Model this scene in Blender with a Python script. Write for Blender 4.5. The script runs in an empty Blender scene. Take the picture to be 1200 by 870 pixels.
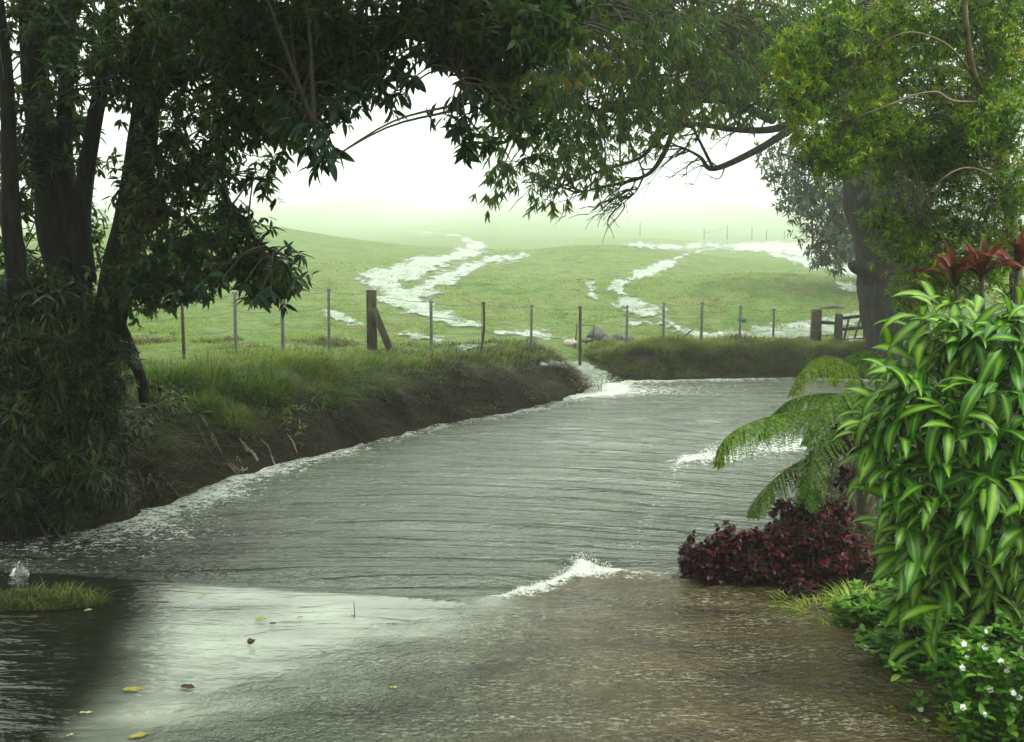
import bpy, math, random
import numpy as np
from mathutils import Vector

rng = np.random.default_rng(7)
random.seed(7)
SC = bpy.context.scene
COL = SC.collection

# ------------------------------------------------------------------ camera
CAM_Z, PITCH = 3.2, math.atan(135/1200)
cam_d = bpy.data.cameras.new('camera')
cam = bpy.data.objects.new('camera', cam_d); COL.objects.link(cam)
cam.location = (0, 0, CAM_Z); cam.rotation_euler = (math.pi/2-PITCH, 0, 0)
cam_d.sensor_width = 36; cam_d.lens = 36; cam_d.clip_start = 0.05; cam_d.clip_end = 6000
SC.camera = cam

# ------------------------------------------------------------------ sky, sun, exposure (overcast, heavy rain)
SUN_EL, SUN_AZ = 60, 140
w = bpy.data.worlds.new('World'); SC.world = w; w.use_nodes = True
nt = w.node_tree; bg = nt.nodes['Background']
sky = nt.nodes.new('ShaderNodeTexSky'); sky.sky_type = 'NISHITA'; sky.sun_disc = False
sky.sun_elevation = math.radians(SUN_EL); sky.sun_rotation = math.radians(SUN_AZ)
sky.air_density = 1.0; sky.dust_density = 4.0
hs = nt.nodes.new('ShaderNodeHueSaturation'); hs.inputs['Saturation'].default_value = 0.10
mxs = nt.nodes.new('ShaderNodeMix'); mxs.data_type = 'RGBA'; mxs.inputs['Factor'].default_value = 0.85
mxs.inputs['B'].default_value = (9.6, 10.5, 9.3, 1)
nt.links.new(sky.outputs[0], hs.inputs['Color']); nt.links.new(hs.outputs[0], mxs.inputs['A'])
gtc = nt.nodes.new('ShaderNodeTexCoord'); sxyz = nt.nodes.new('ShaderNodeSeparateXYZ'); nt.links.new(gtc.outputs['Generated'], sxyz.inputs[0])
ov = nt.nodes.new('ShaderNodeMath'); ov.operation = 'MULTIPLY_ADD'; ov.use_clamp = False; ov.inputs[1].default_value = .95; ov.inputs[2].default_value = .66
cl0 = nt.nodes.new('ShaderNodeMath'); cl0.operation = 'MAXIMUM'; cl0.inputs[1].default_value = 0; nt.links.new(sxyz.outputs['Z'], cl0.inputs[0]); nt.links.new(cl0.outputs[0], ov.inputs[0])
vm = nt.nodes.new('ShaderNodeVectorMath'); vm.operation = 'SCALE'; nt.links.new(mxs.outputs['Result'], vm.inputs[0]); nt.links.new(ov.outputs[0], vm.inputs['Scale'])
nt.links.new(vm.outputs[0], bg.inputs['Color'])
bg.inputs['Strength'].default_value = 0.15
sun_d = bpy.data.lights.new('sun', 'SUN'); sun_d.energy = 1.5; sun_d.angle = math.radians(20); sun_d.color = (1, .98, .93)
sun = bpy.data.objects.new('sun', sun_d); COL.objects.link(sun)
_el, _az = math.radians(SUN_EL), math.radians(SUN_AZ)
sun.rotation_euler = Vector((math.sin(_az)*math.cos(_el), math.cos(_az)*math.cos(_el), math.sin(_el))).to_track_quat('Z', 'Y').to_euler()
SC.view_settings.view_transform = 'Standard'; SC.view_settings.look = 'None'
SC.view_settings.gamma = 1; SC.view_settings.exposure = 0.62
SC.render.engine = 'CYCLES'
cy = SC.cycles
cy.use_denoising = True; cy.max_bounces = 5; cy.diffuse_bounces = 3; cy.glossy_bounces = 3
cy.transmission_bounces = 3; cy.volume_bounces = 2; cy.transparent_max_bounces = 10
cy.caustics_reflective = False; cy.caustics_refractive = False
cy.sample_clamp_indirect = 6
HAZE = 0.0017

# ------------------------------------------------------------------ numbers
def sstep(a, b, x):
    t = np.clip((np.asarray(x, float)-a)/(b-a), 0, 1); return t*t*(3-2*t)
def _h(ix, iy, iz):
    n = (ix*374761393 + iy*668265263 + iz*2147483647*3 + 1013904223) & 0xffffffff
    n = ((n ^ (n >> 13))*1274126177) & 0xffffffff
    n = ((n ^ (n >> 15))*2246822519) & 0xffffffff
    return ((n ^ (n >> 16)) & 0xffffff)/float(0xffffff)
def noise(x, y, z=0.0):
    x, y, z = np.broadcast_arrays(np.asarray(x, float), np.asarray(y, float), np.asarray(z, float))
    xi, yi, zi = np.floor(x).astype(np.int64), np.floor(y).astype(np.int64), np.floor(z).astype(np.int64)
    fx, fy, fz = x-xi, y-yi, z-zi
    fx, fy, fz = fx*fx*(3-2*fx), fy*fy*(3-2*fy), fz*fz*(3-2*fz)
    r = 0
    for a in (0, 1):
        for b in (0, 1):
            for c in (0, 1):
                r = r + _h(xi+a, yi+b, zi+c)*(fx if a else 1-fx)*(fy if b else 1-fy)*(fz if c else 1-fz)
    return r*2-1
def fbm(x, y, z=0.0, o=4):
    r, a, f = 0, .5, 1.0
    for i in range(o):
        r = r + a*noise(x*f+i*17.3, y*f-i*9.1, np.asarray(z, float)*f+i*3.7); a *= .5; f *= 2.03
    return r
cp, sp = math.cos(PITCH), math.sin(PITCH)
def ray(px, py):
    u, v = px-600.0, 435.0-py
    return np.array([u, 1200*cp+v*sp, -1200*sp+v*cp])
def P(px, py, D):
    """the point D metres out seen at photograph position px, py"""
    r = ray(px, py); k = D/r[1]
    return np.array([r[0]*k, D, CAM_Z+r[2]*k])
def proj(x, y, z):
    dz = z-CAM_Z
    f = np.maximum(y*cp-dz*sp, .01); u = y*sp+dz*cp
    return 600+1200*x/f, 435-1200*u/f
def seg_dist(x, y, pts):
    d = np.full(np.shape(x), 1e9)
    for (ax, ay), (bx, by) in zip(pts[:-1], pts[1:]):
        vx, vy = bx-ax, by-ay; L = vx*vx+vy*vy+1e-12
        t = np.clip(((x-ax)*vx+(y-ay)*vy)/L, 0, 1)
        d = np.minimum(d, np.hypot(x-ax-t*vx, y-ay-t*vy))
    return d
def inside(x, y, pts):
    c = np.zeros(np.shape(x), bool); n = len(pts)
    for i in range(n):
        (ax, ay), (bx, by) = pts[i], pts[(i+1) % n]
        if ay == by: continue
        c ^= ((ay > y) != (by > y)) & (x < (bx-ax)*(y-ay)/(by-ay)+ax)
    return c

# ------------------------------------------------------------------ terrain
WATER = [(-16, 9.6), (-9, 10.7), (-5.6, 11.2), (-4.7, 12.2), (-4.4, 13.2), (-4.05, 14.7), (-3.5, 15.7), (-2.8, 16.8),
         (-1.6, 19.0), (.3, 21.4), (1.7, 23.9), (1.95, 25.0), (2.6, 26.2), (7.5, 27.0), (11, 26.0), (16, 27.5), (34, 31), (34, 25),
         (13, 23.2), (8.6, 21.6), (6.8, 19), (5.2, 16), (3.7, 13), (2.6, 11), (2.0, 10.1), (2.6, 9.7), (3.2, 8.7), (3.2, 7.8), (2.9, 7),
         (3.0, 6), (3.3, 4), (3.6, -8), (-16, -8)]
_T = [0, 28, 40, 62, 130, 260, 460, 760, 1400, 1500, 4000]
_Z = [0, 0.1, .85, 1.55, 2.6, 7.2, 18.4, 39.4, 71., 72., 72.]
CUT = [(2.35, 24.2), (2.15, 25.6), (1.9, 26.8), (1.2, 28.6)]
def terrain(x, y):
    x = np.asarray(x, float); y = np.asarray(y, float)
    d = seg_dist(x, y, WATER+[WATER[0]])
    d = np.where(inside(x, y, WATER), -d, d)
    d = d+.30*fbm(x*1.5, y*1.5, 2.0)*sstep(.0, .5, np.abs(d)+.2)
    g = sstep(1.0, 2.4, x)*(1-sstep(20.5, 25, y))
    zb = .5+.75*sstep(3, -6, x)
    base = zb+np.interp(y, _T, _Z)*(1+.10*np.sin(x*.05+1)) + .95*np.exp(-((x-11)/9)**2-((y-42)/7.5)**2) - .55*np.exp(-((x+5)/4)**2-((y-38)/12)**2) + 3.0*np.exp(-((x+30)/15)**2-((y-92)/26)**2) + 1.5*np.exp(-((x-7)/10)**2-((y-84)/14)**2) + 1.1*np.exp(-((x+22)/9)**2-((y-48)/10)**2)
    base = base + (.75*fbm(x*.12, y*.10, 5)*sstep(27, 50, y)+.10*fbm(x*.7, y*.7, 8)+.05*fbm(x*2.4, y*2.4, 9, 3))*sstep(60, 30, y) + .6*fbm(x*.04, y*.03, 4, 2)*sstep(55, 110, y)*1.6
    gard = .22+.05*np.clip(x-3, 0, 8)+.06*fbm(x, y, 3)
    top = (base+.20*fbm(x*.75, y*.75, 12)*sstep(3, .3, d))*(1-g)+gard*g
    wdt = np.where(g > .5, .9, 1.55-.5*sstep(0, 4, x))
    k = np.clip(d/wdt, 0, 1)
    prof = (1-(1-k)**1.9)
    z = top*prof + (.22*fbm(x*2.6, y*2.6, 1.5)+.10*fbm(x*8, y*8, 2.5, 2))*np.clip(1-np.abs(k-.45)*2, 0, 1)
    z = np.where(d < 0, np.maximum(d*.9, -.35), z)
    cd = seg_dist(x, y, CUT)      # the cut where the side stream falls in
    zc = .02+.27*sstep(24.5, 26.8, y)
    cut = (1-sstep(.38, 1.0, cd))*sstep(24.3, 24.8, y)*(1-sstep(27.5, 29, y))
    return z*(1-cut)+np.minimum(z, zc)*cut
def T1(x, y): return float(terrain(np.array([x]), np.array([y]))[0])
def hit(px, py, lo=5.0, hi=200.0):
    r = ray(px, py); D = np.concatenate([np.arange(lo, 60, .04), np.arange(60, 1000, .7)])
    X = r[0]*D/r[1]; Z = CAM_Z+r[2]*D/r[1]
    t = np.maximum(terrain(X, D), 0)
    i = np.argmax(Z < t)
    if not (Z < t).any(): i = len(D)-1
    return np.array([X[i], D[i], t[i]])

# ------------------------------------------------------------------ mesh helpers
class MB:
    def __init__(s): s.v = []; s.f = []; s.n = 0; s.a = []; s.uv = []
    def add(s, v, f, var=None, uu=None):
        v = np.asarray(v, float).reshape(-1, 3)
        if isinstance(f, np.ndarray): f = [f]
        for q in f: s.f.append(np.asarray(q, np.int64)+s.n)
        s.v.append(v); s.n += len(v)
        s.a.append(np.zeros(len(v)) if var is None else np.broadcast_to(var, (len(v),)))
        s.uv.append(np.zeros(len(v)) if uu is None else np.broadcast_to(uu, (len(v),)))
    def mesh(s, name, mat, smooth=True, origin=(0, 0, 0)):
        m = bpy.data.meshes.new(name)
        v = np.concatenate(s.v)-np.asarray(origin, float)
        m.vertices.add(len(v)); m.vertices.foreach_set('co', v.astype(np.float32).ravel())
        tot = sum(q.size for q in s.f); m.loops.add(tot)
        m.loops.foreach_set('vertex_index', np.concatenate([q.ravel() for q in s.f]).astype(np.int32))
        st = []; o = 0
        for q in s.f:
            st.append(o+np.arange(q.shape[0])*q.shape[1]); o += q.size
        st = np.concatenate(st).astype(np.int32); m.polygons.add(len(st)); m.polygons.foreach_set('loop_start', st)
        m.update(calc_edges=True)
        if smooth: m.polygons.foreach_set('use_smooth', np.ones(len(st), bool))
        for nm, arr in (('var', s.a), ('across', s.uv)):
            at = m.attributes.new(nm, 'FLOAT', 'POINT'); at.data.foreach_set('value', np.concatenate(arr).astype(np.float32))
        if mat: m.materials.append(mat)
        return m
    def build(s, name, mat, parent=None, origin=None, smooth=True, **k):
        po = np.array(parent['_o']) if parent is not None and '_o' in parent else np.zeros(3)
        og = po if origin is None else np.asarray(origin, float)
        m = s.mesh(name, mat, smooth, og)
        o = bpy.data.objects.new(name, m); COL.objects.link(o)
        o.location = og-po if parent is not None else og
        if parent is not None: o.parent = parent
        o['_o'] = list(map(float, og))
        for kk, vv in k.items(): o[kk] = vv
        return o
def thing(name, loc, label, cat, group=None):
    o = bpy.data.objects.new(name, None); COL.objects.link(o); o.empty_display_size = .2
    o.location = loc; o['_o'] = [float(c) for c in loc]; o['label'] = label; o['category'] = cat
    if group: o['group'] = group
    return o
def nrm(a): return a/np.maximum(np.linalg.norm(a, axis=-1, keepdims=True), 1e-9)
def smooth_path(pts, n=6):
    pts = np.asarray(pts, float)
    if len(pts) < 3: return np.array([pts[0]+(pts[-1]-pts[0])*t for t in np.linspace(0, 1, n+1)])
    q = np.vstack([2*pts[0]-pts[1], pts, 2*pts[-1]-pts[-2]]); out = []
    for i in range(1, len(q)-2):
        for t in np.linspace(0, 1, n, endpoint=False):
            out.append(.5*((2*q[i])+(-q[i-1]+q[i+1])*t+(2*q[i-1]-5*q[i]+4*q[i+1]-q[i+2])*t*t+(-q[i-1]+3*q[i]-3*q[i+1]+q[i+2])*t**3))
    out.append(q[-2]); return np.array(out)
def tube(mb, pts, r0, r1=None, k=6, wob=0.0, var=0.0, cap=True):
    pts = np.asarray(pts, float); n = len(pts)
    r = np.asarray(r0, float) if np.ndim(r0) else np.linspace(r0, r0 if r1 is None else r1, n)
    if len(r) != n: r = np.interp(np.linspace(0, 1, n), np.linspace(0, 1, len(r)), r)
    t = nrm(np.gradient(pts, axis=0)) if n > 2 else nrm(np.repeat(pts[1:]-pts[:1], 2, 0))
    ref = np.array([0, 0, 1.]) if abs(t[0, 2]) < .9 else np.array([1., 0, 0])
    s = nrm(np.cross(t, ref)); b = np.cross(t, s)
    a = np.arange(k)/k*2*math.pi
    rr = r[:, None]*np.ones(k)
    if wob:
        rr = rr*(1+wob*noise(np.cos(a)[None]*2.2+7, np.sin(a)[None]*2.2+(pts[:, 2]*.8)[:, None], (pts[:, 0]+pts[:, 2]*2.)[:, None]*.8)
                 + wob*.5*noise(np.cos(a)[None]*6, np.sin(a)[None]*6, (pts[:, 2]*1.1)[:, None]))
    v = pts[:, None]+rr[..., None]*(np.cos(a)[None, :, None]*s[:, None]+np.sin(a)[None, :, None]*b[:, None])
    i = np.arange(n-1)[:, None]*k; j = np.arange(k)[None]; j2 = (j+1) % k
    f = np.stack([i+j, i+j2, i+k+j2, i+k+j], -1).reshape(-1, 4)
    fs = [f]
    if cap: fs += [np.arange(k)[None, ::-1].copy(), (np.arange(k)+(n-1)*k)[None]]
    mb.add(v.reshape(-1, 3), fs, var)
def box(mb, c, sz, ax=None, jit=.0, var=0.0):
    """bevelled box; ax = three unit axes"""
    A = np.eye(3) if ax is None else np.asarray(ax, float)
    h = np.asarray(sz, float)/2; b = min(h)*.18
    v = []
    for z_, e in ((-h[2], b), (-h[2]+b, 0), (h[2]-b, 0), (h[2], b)):
        for sx, sy, cx, cy_ in ((-1, -1, 1, 0), (-1, -1, 0, 1), (1, -1, 0, 1), (1, -1, 1, 0), (1, 1, 1, 0), (1, 1, 0, 1), (-1, 1, 0, 1), (-1, 1, 1, 0)):
            v.append((sx*(h[0]-e-b*cx), sy*(h[1]-e-b*cy_), z_))
    # order round the octagon
    v = np.array(v).reshape(4, 8, 3); order = np.argsort(np.arctan2(v[1, :, 1]/h[1], v[1, :, 0]/h[0])); v = v[:, order].reshape(-1, 3)
    if jit: v = v+rng.normal(0, jit, v.shape)
    i = np.arange(3)[:, None]*8; j = np.arange(8)[None]; j2 = (j+1) % 8
    mb.add(v@A+np.asarray(c, float), [np.stack([i+j, i+j2, i+8+j2, i+8+j], -1).reshape(-1, 4), np.arange(8)[None, ::-1].copy(), (np.arange(8)+24)[None]], var)
LEAF_T = {  # (along, across, lift) rows; two-sided outline joined by faces
    'lance': ([(0, 0, 0), (.33, .5, .02), (.33, -.5, .02), (.7, .36, -.06), (.7, -.36, -.06), (1, 0, -.22)], [[(0, 1, 2)], [(1, 3, 4, 2)], [(3, 5, 4)]]),
    'mid': ([(0, 0, 0), (.3, .46, .07), (.3, 0, -.02), (.3, -.46, .07), (.66, .4, .0), (.66, 0, -.09), (.66, -.4, .0), (1, 0, -.26)],
            [[(0, 1, 2), (0, 2, 3), (4, 7, 5), (5, 7, 6)], [(1, 4, 5, 2), (2, 5, 6, 3)]]),
    'oval': ([(0, 0, 0), (.28, .5, .05), (.28, 0, -.03), (.28, -.5, .05), (.65, .44, .0), (.65, 0, -.06), (.65, -.44, .0), (1, 0, -.16)],
             [[(0, 1, 2), (0, 2, 3), (4, 7, 5), (5, 7, 6)], [(1, 4, 5, 2), (2, 5, 6, 3)]])}
def leaves(mb, Pt, Tn, Nn, L, W, kind='lance', droop=1.0, var=None):
    Pt = np.asarray(Pt, float); n = len(Pt)
    if n == 0: return
    Tn = nrm(Tn); S = nrm(np.cross(Tn, Nn)); N = np.cross(S, Tn)
    tv, tf = LEAF_T[kind]; tv = np.array(tv); m = len(tv)
    L = np.broadcast_to(L, (n,)); W = np.broadcast_to(W, (n,))
    v = Pt[:, None]+tv[None, :, 0, None]*Tn[:, None]*L[:, None, None]+tv[None, :, 1, None]*S[:, None]*W[:, None, None]+(droop*tv[None, :, 2, None])*N[:, None]*L[:, None, None]
    fs = [(np.arange(n)[:, None, None]*m+np.array(q)[None]).reshape(-1, len(q[0])) for q in tf]
    var = rng.random(n) if var is None else var
    mb.add(v.reshape(-1, 3), fs, np.repeat(var, m), np.tile(np.abs(tv[:, 1])*2, n))
def rosette_vectors(Q, A, k, spread=(45, 85), grav=.25, up=1.0):
    """k leaf directions per tip; returns index, dir, normal"""
    n = len(Q); idx = np.repeat(np.arange(n), k)
    A = nrm(A); ref = np.where(np.abs(A[:, 2:3]) > .9, np.array([[1., 0, 0]]), np.array([[0, 0, 1.]]))
    s = nrm(np.cross(A, ref)); b = np.cross(A, s)
    az = np.tile(np.arange(k)/k*2*math.pi, n)+rng.random(n*k)*.9+np.repeat(rng.random(n)*6, k)
    sp_ = np.radians(rng.uniform(*spread, n*k))
    rad = np.cos(az)[:, None]*s[idx]+np.sin(az)[:, None]*b[idx]
    Td = nrm(A[idx]*np.cos(sp_)[:, None]+rad*np.sin(sp_)[:, None]+np.array([0, 0, -grav]))
    N = nrm(A[idx]*.6+np.array([0, 0, up])+rng.normal(0, .25, (n*k, 3)))
    return idx, Td, N

# ------------------------------------------------------------------ materials
def mat(name):
    m = bpy.data.materials.new(name); m.use_nodes = True
    n = m.node_tree; b = n.nodes['Principled BSDF']; return m, n, b
def N(nt_, t, **k):
    x = nt_.nodes.new(t)
    for a, v in k.items():
        if a in x.inputs: x.inputs[a].default_value = v
        else: setattr(x, a, v)
    return x
def ramp(nt_, fac, stops):
    r = nt_.nodes.new('ShaderNodeValToRGB'); e = r.color_ramp.elements
    e[0].position, e[0].color = stops[0][0], (*stops[0][1], 1); e[1].position, e[1].color = stops[-1][0], (*stops[-1][1], 1)
    for p_, c in stops[1:-1]:
        q = e.new(p_); q.color = (*c, 1)
    nt_.links.new(fac, r.inputs[0]); return r.outputs[0]
def leaf_mat(name, stops, trans=.3, rough=.35, patch=.9, spec=.2, tcol=1.7):
    m, n, b = mat(name); l = n.links
    at = N(n, 'ShaderNodeAttribute', attribute_name='var')
    geo = N(n, 'ShaderNodeNewGeometry')
    nz = N(n, 'ShaderNodeTexNoise', Scale=patch, Detail=2.0); l.new(geo.outputs['Position'], nz.inputs['Vector'])
    ad = N(n, 'ShaderNodeMath', operation='MULTIPLY_ADD'); l.new(nz.outputs['Fac'], ad.inputs[0]); ad.inputs[1].default_value = 1.1; ad.inputs[2].default_value = -.52
    ad2 = N(n, 'ShaderNodeMath', operation='ADD', use_clamp=True); l.new(ad.outputs[0], ad2.inputs[0]); l.new(at.outputs['Fac'], ad2.inputs[1])
    c = ramp(n, ad2.outputs[0], stops)
    l.new(c, b.inputs['Base Color']); b.inputs['Roughness'].default_value = rough; b.inputs['Specular IOR Level'].default_value = spec
    tr = N(n, 'ShaderNodeBsdfTranslucent'); mx = N(n, 'ShaderNodeMixShader'); mx.inputs[0].default_value = trans
    mul = N(n, 'ShaderNodeMix', data_type='RGBA', blend_type='MULTIPLY'); mul.inputs['Factor'].default_value = 1
    l.new(c, mul.inputs['A']); mul.inputs['B'].default_value = (tcol*1.1, tcol*1.15, tcol*.5, 1)
    l.new(mul.outputs['Result'], tr.inputs['Color'])
    l.new(b.outputs[0], mx.inputs[1]); l.new(tr.outputs[0], mx.inputs[2]); l.new(mx.outputs[0], n.nodes['Material Output'].inputs[0])
    return m
def rough_mat(name, c0, c1, scale=6, rough=.8, bump=.4, stretch=(1, 1, 1), c2=None, spec=.3, bd=.03):
    m, n, b = mat(name); l = n.links
    tc = N(n, 'ShaderNodeNewGeometry'); mp = N(n, 'ShaderNodeMapping'); mp.inputs['Scale'].default_value = stretch
    l.new(tc.outputs['Position'], mp.inputs['Vector'])
    nz = N(n, 'ShaderNodeTexNoise', Scale=scale, Detail=6.0, Roughness=.65); l.new(mp.outputs[0], nz.inputs['Vector'])
    l.new(ramp(n, nz.outputs['Fac'], [(.3, c0), (.5, c2 or tuple((a+b_)/2 for a, b_ in zip(c0, c1))), (.7, c1)]), b.inputs['Base Color'])
    b.inputs['Roughness'].default_value = rough; b.inputs['Specular IOR Level'].default_value = spec
    bp = N(n, 'ShaderNodeBump', Strength=bump, Distance=bd); l.new(nz.outputs['Fac'], bp.inputs['Height']); l.new(bp.outputs[0], b.inputs['Normal'])
    return m
M = {}
M['bark_dark'] = rough_mat('wet_dark_bark', (.006, .005, .004), (.035, .030, .02), 7, .8, 1.0, (2, 2, .4), bd=.10, spec=.12)
M['bark_grey'] = rough_mat('grey_bark', (.008, .007, .005), (.05, .043, .03), 5, .85, 1.0, (2.2, 2.2, .35), bd=.16, spec=.1)
M['bark_pale'] = rough_mat('pale_bark', (.07, .05, .025), (.28, .22, .13), 8, .6, .5, (1, 1, .5))
M['twig'] = rough_mat('twig_bark', (.03, .025, .018), (.09, .075, .05), 20, .6, .3)
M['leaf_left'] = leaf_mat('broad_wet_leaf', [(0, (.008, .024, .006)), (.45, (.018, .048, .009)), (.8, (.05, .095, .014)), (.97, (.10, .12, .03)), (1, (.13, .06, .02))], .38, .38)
M['leaf_left_near'] = leaf_mat('glossy_near_leaf', [(0, (.012, .035, .02)), (1, (.03, .075, .03))], .15, .25)
M['leaf_mid'] = leaf_mat('willow_leaf', [(0, (.018, .045, .008)), (.5, (.05, .10, .014)), (.85, (.11, .16, .016)), (1, (.20, .10, .03))], .45, .4, .35)
M['leaf_far'] = leaf_mat('far_leaf', [(0, (.03, .05, .03)), (1, (.07, .09, .05))], .25, .5, .35)
M['leaf_right'] = leaf_mat('fine_bright_leaf', [(0, (.010, .035, .003)), (.35, (.045, .12, .006)), (.62, (.14, .25, .012)), (.88, (.32, .38, .025)), (1, (.36, .26, .04))], .32, .3, 1.3)
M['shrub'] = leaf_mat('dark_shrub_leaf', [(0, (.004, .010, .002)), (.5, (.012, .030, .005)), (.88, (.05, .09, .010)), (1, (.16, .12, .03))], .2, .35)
M['fern'] = leaf_mat('fern_green', [(0, (.03, .07, .006)), (.6, (.10, .20, .015)), (.92, (.20, .28, .03)), (1, (.2, .07, .03))], .4, .4, .8)
M['maroon'] = leaf_mat('maroon_leaf', [(0, (.012, .003, .003)), (.5, (.048, .007, .010)), (.8, (.15, .014, .020)), (.93, (.05, .06, .015)), (1, (.06, .11, .02))], .25, .3, .8, tcol=1.2)
M['red'] = leaf_mat('red_strap_leaf', [(0, (.022, .006, .004)), (.5, (.065, .012, .008)), (.85, (.15, .032, .018)), (1, (.06, .08, .02))], .25, .28, 5, tcol=1.1)
M['pale_grass'] = leaf_mat('pale_yellow_grass', [(0, (.12, .20, .02)), (.5, (.27, .38, .05)), (1, (.55, .60, .18))], .35, .35, 3)
M['impatiens'] = leaf_mat('soft_green_leaf', [(0, (.03, .11, .012)), (.6, (.08, .22, .02)), (1, (.20, .36, .05))], .35, .35, 3)
M['grass'] = leaf_mat('bank_grass', [(0, (.016, .030, .006)), (.4, (.045, .092, .013)), (.75, (.11, .17, .024)), (.9, (.17, .14, .05)), (1, (.27, .22, .09))], .4, .5, 1.4, .2)
M['dry'] = leaf_mat('dry_bank_grass', [(0, (.010, .008, .005)), (.5, (.032, .026, .014)), (.85, (.075, .075, .025)), (1, (.32, .26, .15))], .25, .7, 1.6, .12)
M['verge'] = leaf_mat('verge_blades', [(0, (.03, .028, .013)), (.4, (.075, .078, .03)), (.8, (.15, .19, .05)), (1, (.32, .28, .15))], .3, .6, 1.0, .15)
M['pasture_grass'] = leaf_mat('pasture_blades', [(0, (.10, .16, .04)), (.6, (.13, .20, .055)), (.9, (.18, .21, .07)), (1, (.20, .18, .09))], .5, .7, .5, .1)
M['wood'] = rough_mat('weathered_wood', (.014, .012, .008), (.085, .075, .05), 9, .8, .8, (3, 3, .5), spec=.12)
M['steel'] = rough_mat('galvanised_post', (.06, .07, .065), (.14, .15, .14), 12, .5, .2)
M['rust'] = rough_mat('rusted_post', (.022, .016, .012), (.07, .045, .03), 14, .7, .3)
M['rock'] = rough_mat('wet_rock', (.015, .016, .013), (.075, .075, .065), 7, .45, .7)
M['rock_pale'] = rough_mat('pale_rock', (.18, .14, .12), (.5, .46, .42), 7, .5, .5)
M['root'] = rough_mat('root_bark', (.03, .02, .012), (.11, .08, .05), 15, .6, .4)
M['soil'] = rough_mat('wet_soil', (.018, .013, .009), (.06, .045, .03), 5, .7, .8)
M['petal'] = rough_mat('white_petal', (.62, .58, .60), (.85, .82, .84), 30, .5, .1)
M['dead_leaf'] = rough_mat('dead_leaf', (.03, .016, .010), (.09, .05, .03), 30, .4, .4)
M['yellow_leaf'] = rough_mat('yellow_leaf', (.25, .24, .03), (.45, .38, .05), 25, .35, .3)
M['pale_leaf'] = rough_mat('pale_fallen_leaf', (.35, .33, .16), (.6, .55, .35), 25, .35, .3)

# the variegated strap leaf: pale centre band, dark margins
m, n, b = mat('variegated_leaf'); l = n.links
ac = N(n, 'ShaderNodeAttribute', attribute_name='across'); oi = N(n, 'ShaderNodeObjectInfo')
nz = N(n, 'ShaderNodeTexNoise', Scale=9.0, Detail=3.0); tcx = N(n, 'ShaderNodeTexCoord'); mp = N(n, 'ShaderNodeMapping'); mp.inputs['Scale'].default_value = (1, 6, 1)
l.new(tcx.outputs['Object'], mp.inputs[0]); l.new(mp.outputs[0], nz.inputs['Vector'])
ma = N(n, 'ShaderNodeMath', operation='MULTIPLY_ADD'); l.new(nz.outputs['Fac'], ma.inputs[0]); ma.inputs[1].default_value = .5; l.new(ac.outputs['Fac'], ma.inputs[2])
mb_ = N(n, 'ShaderNodeMath', operation='MULTIPLY_ADD'); l.new(oi.outputs['Random'], mb_.inputs[0]); mb_.inputs[1].default_value = .5; l.new(ma.outputs[0], mb_.inputs[2])
cc = ramp(n, mb_.outputs[0], [(.40, (.26, .40, .035)), (.70, (.15, .32, .02)), (.95, (.06, .20, .012)), (1.0, (.035, .13, .008))])
l.new(cc, b.inputs['Base Color']); b.inputs['Roughness'].default_value = .38; b.inputs['Specular IOR Level'].default_value = .3
tr = N(n, 'ShaderNodeBsdfTranslucent'); l.new(cc, tr.inputs['Color']); mx = N(n, 'ShaderNodeMixShader'); mx.inputs[0].default_value = .3
l.new(b.outputs[0], mx.inputs[1]); l.new(tr.outputs[0], mx.inputs[2]); l.new(mx.outputs[0], n.nodes['Material Output'].inputs[0])
M['varieg'] = m

# ground: soil on the banks and garden, grass colour on the pasture (by attribute)
m, n, b = mat('ground'); l = n.links
ga = N(n, 'ShaderNodeAttribute', attribute_name='var'); geo = N(n, 'ShaderNodeNewGeometry')
n1 = N(n, 'ShaderNodeTexNoise', Scale=.33, Detail=9.0, Roughness=.74, Distortion=.4); n2 = N(n, 'ShaderNodeTexNoise', Scale=7.0, Detail=6.0, Roughness=.75)
l.new(geo.outputs['Position'], n1.inputs['Vector']); l.new(geo.outputs['Position'], n2.inputs['Vector'])
g1 = ramp(n, n1.outputs['Fac'], [(.34, (.075, .125, .03)), (.47, (.115, .18, .05)), (.56, (.15, .19, .065)), (.64, (.13, .125, .06)), (.74, (.085, .07, .04))])
s1 = ramp(n, n2.outputs['Fac'], [(.3, (.008, .006, .004)), (.55, (.024, .019, .011)), (.75, (.055, .045, .028))])
n3 = N(n, 'ShaderNodeTexNoise', Scale=1.5, Detail=5.0, Roughness=.7); mp3 = N(n, 'ShaderNodeMapping'); mp3.inputs['Scale'].default_value = (1, .45, 1); l.new(geo.outputs['Position'], mp3.inputs[0]); l.new(mp3.outputs[0], n3.inputs['Vector'])
v3 = ramp(n, n3.outputs['Fac'], [(.32, (1.12, 1.1, 1.1)), (.52, (.98, .98, .95)), (.62, (.78, .72, .60)), (.72, (.50, .44, .34))])
v2 = ramp(n, n2.outputs['Fac'], [(.3, (.55, .55, .55)), (.7, (1.25, 1.25, 1.2))])
mu = N(n, 'ShaderNodeMix', data_type='RGBA', blend_type='MULTIPLY'); mu.inputs['Factor'].default_value = 1; l.new(g1, mu.inputs['A']); l.new(v2, mu.inputs['B'])
mu3 = N(n, 'ShaderNodeMix', data_type='RGBA', blend_type='MULTIPLY'); mu3.inputs['Factor'].default_value = 1; l.new(mu.outputs['Result'], mu3.inputs['A']); l.new(v3, mu3.inputs['B'])
mg = N(n, 'ShaderNodeMix', data_type='RGBA'); l.new(ga.outputs['Fac'], mg.inputs['Factor']); l.new(s1, mg.inputs['A']); l.new(mu3.outputs['Result'], mg.inputs['B'])
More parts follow.
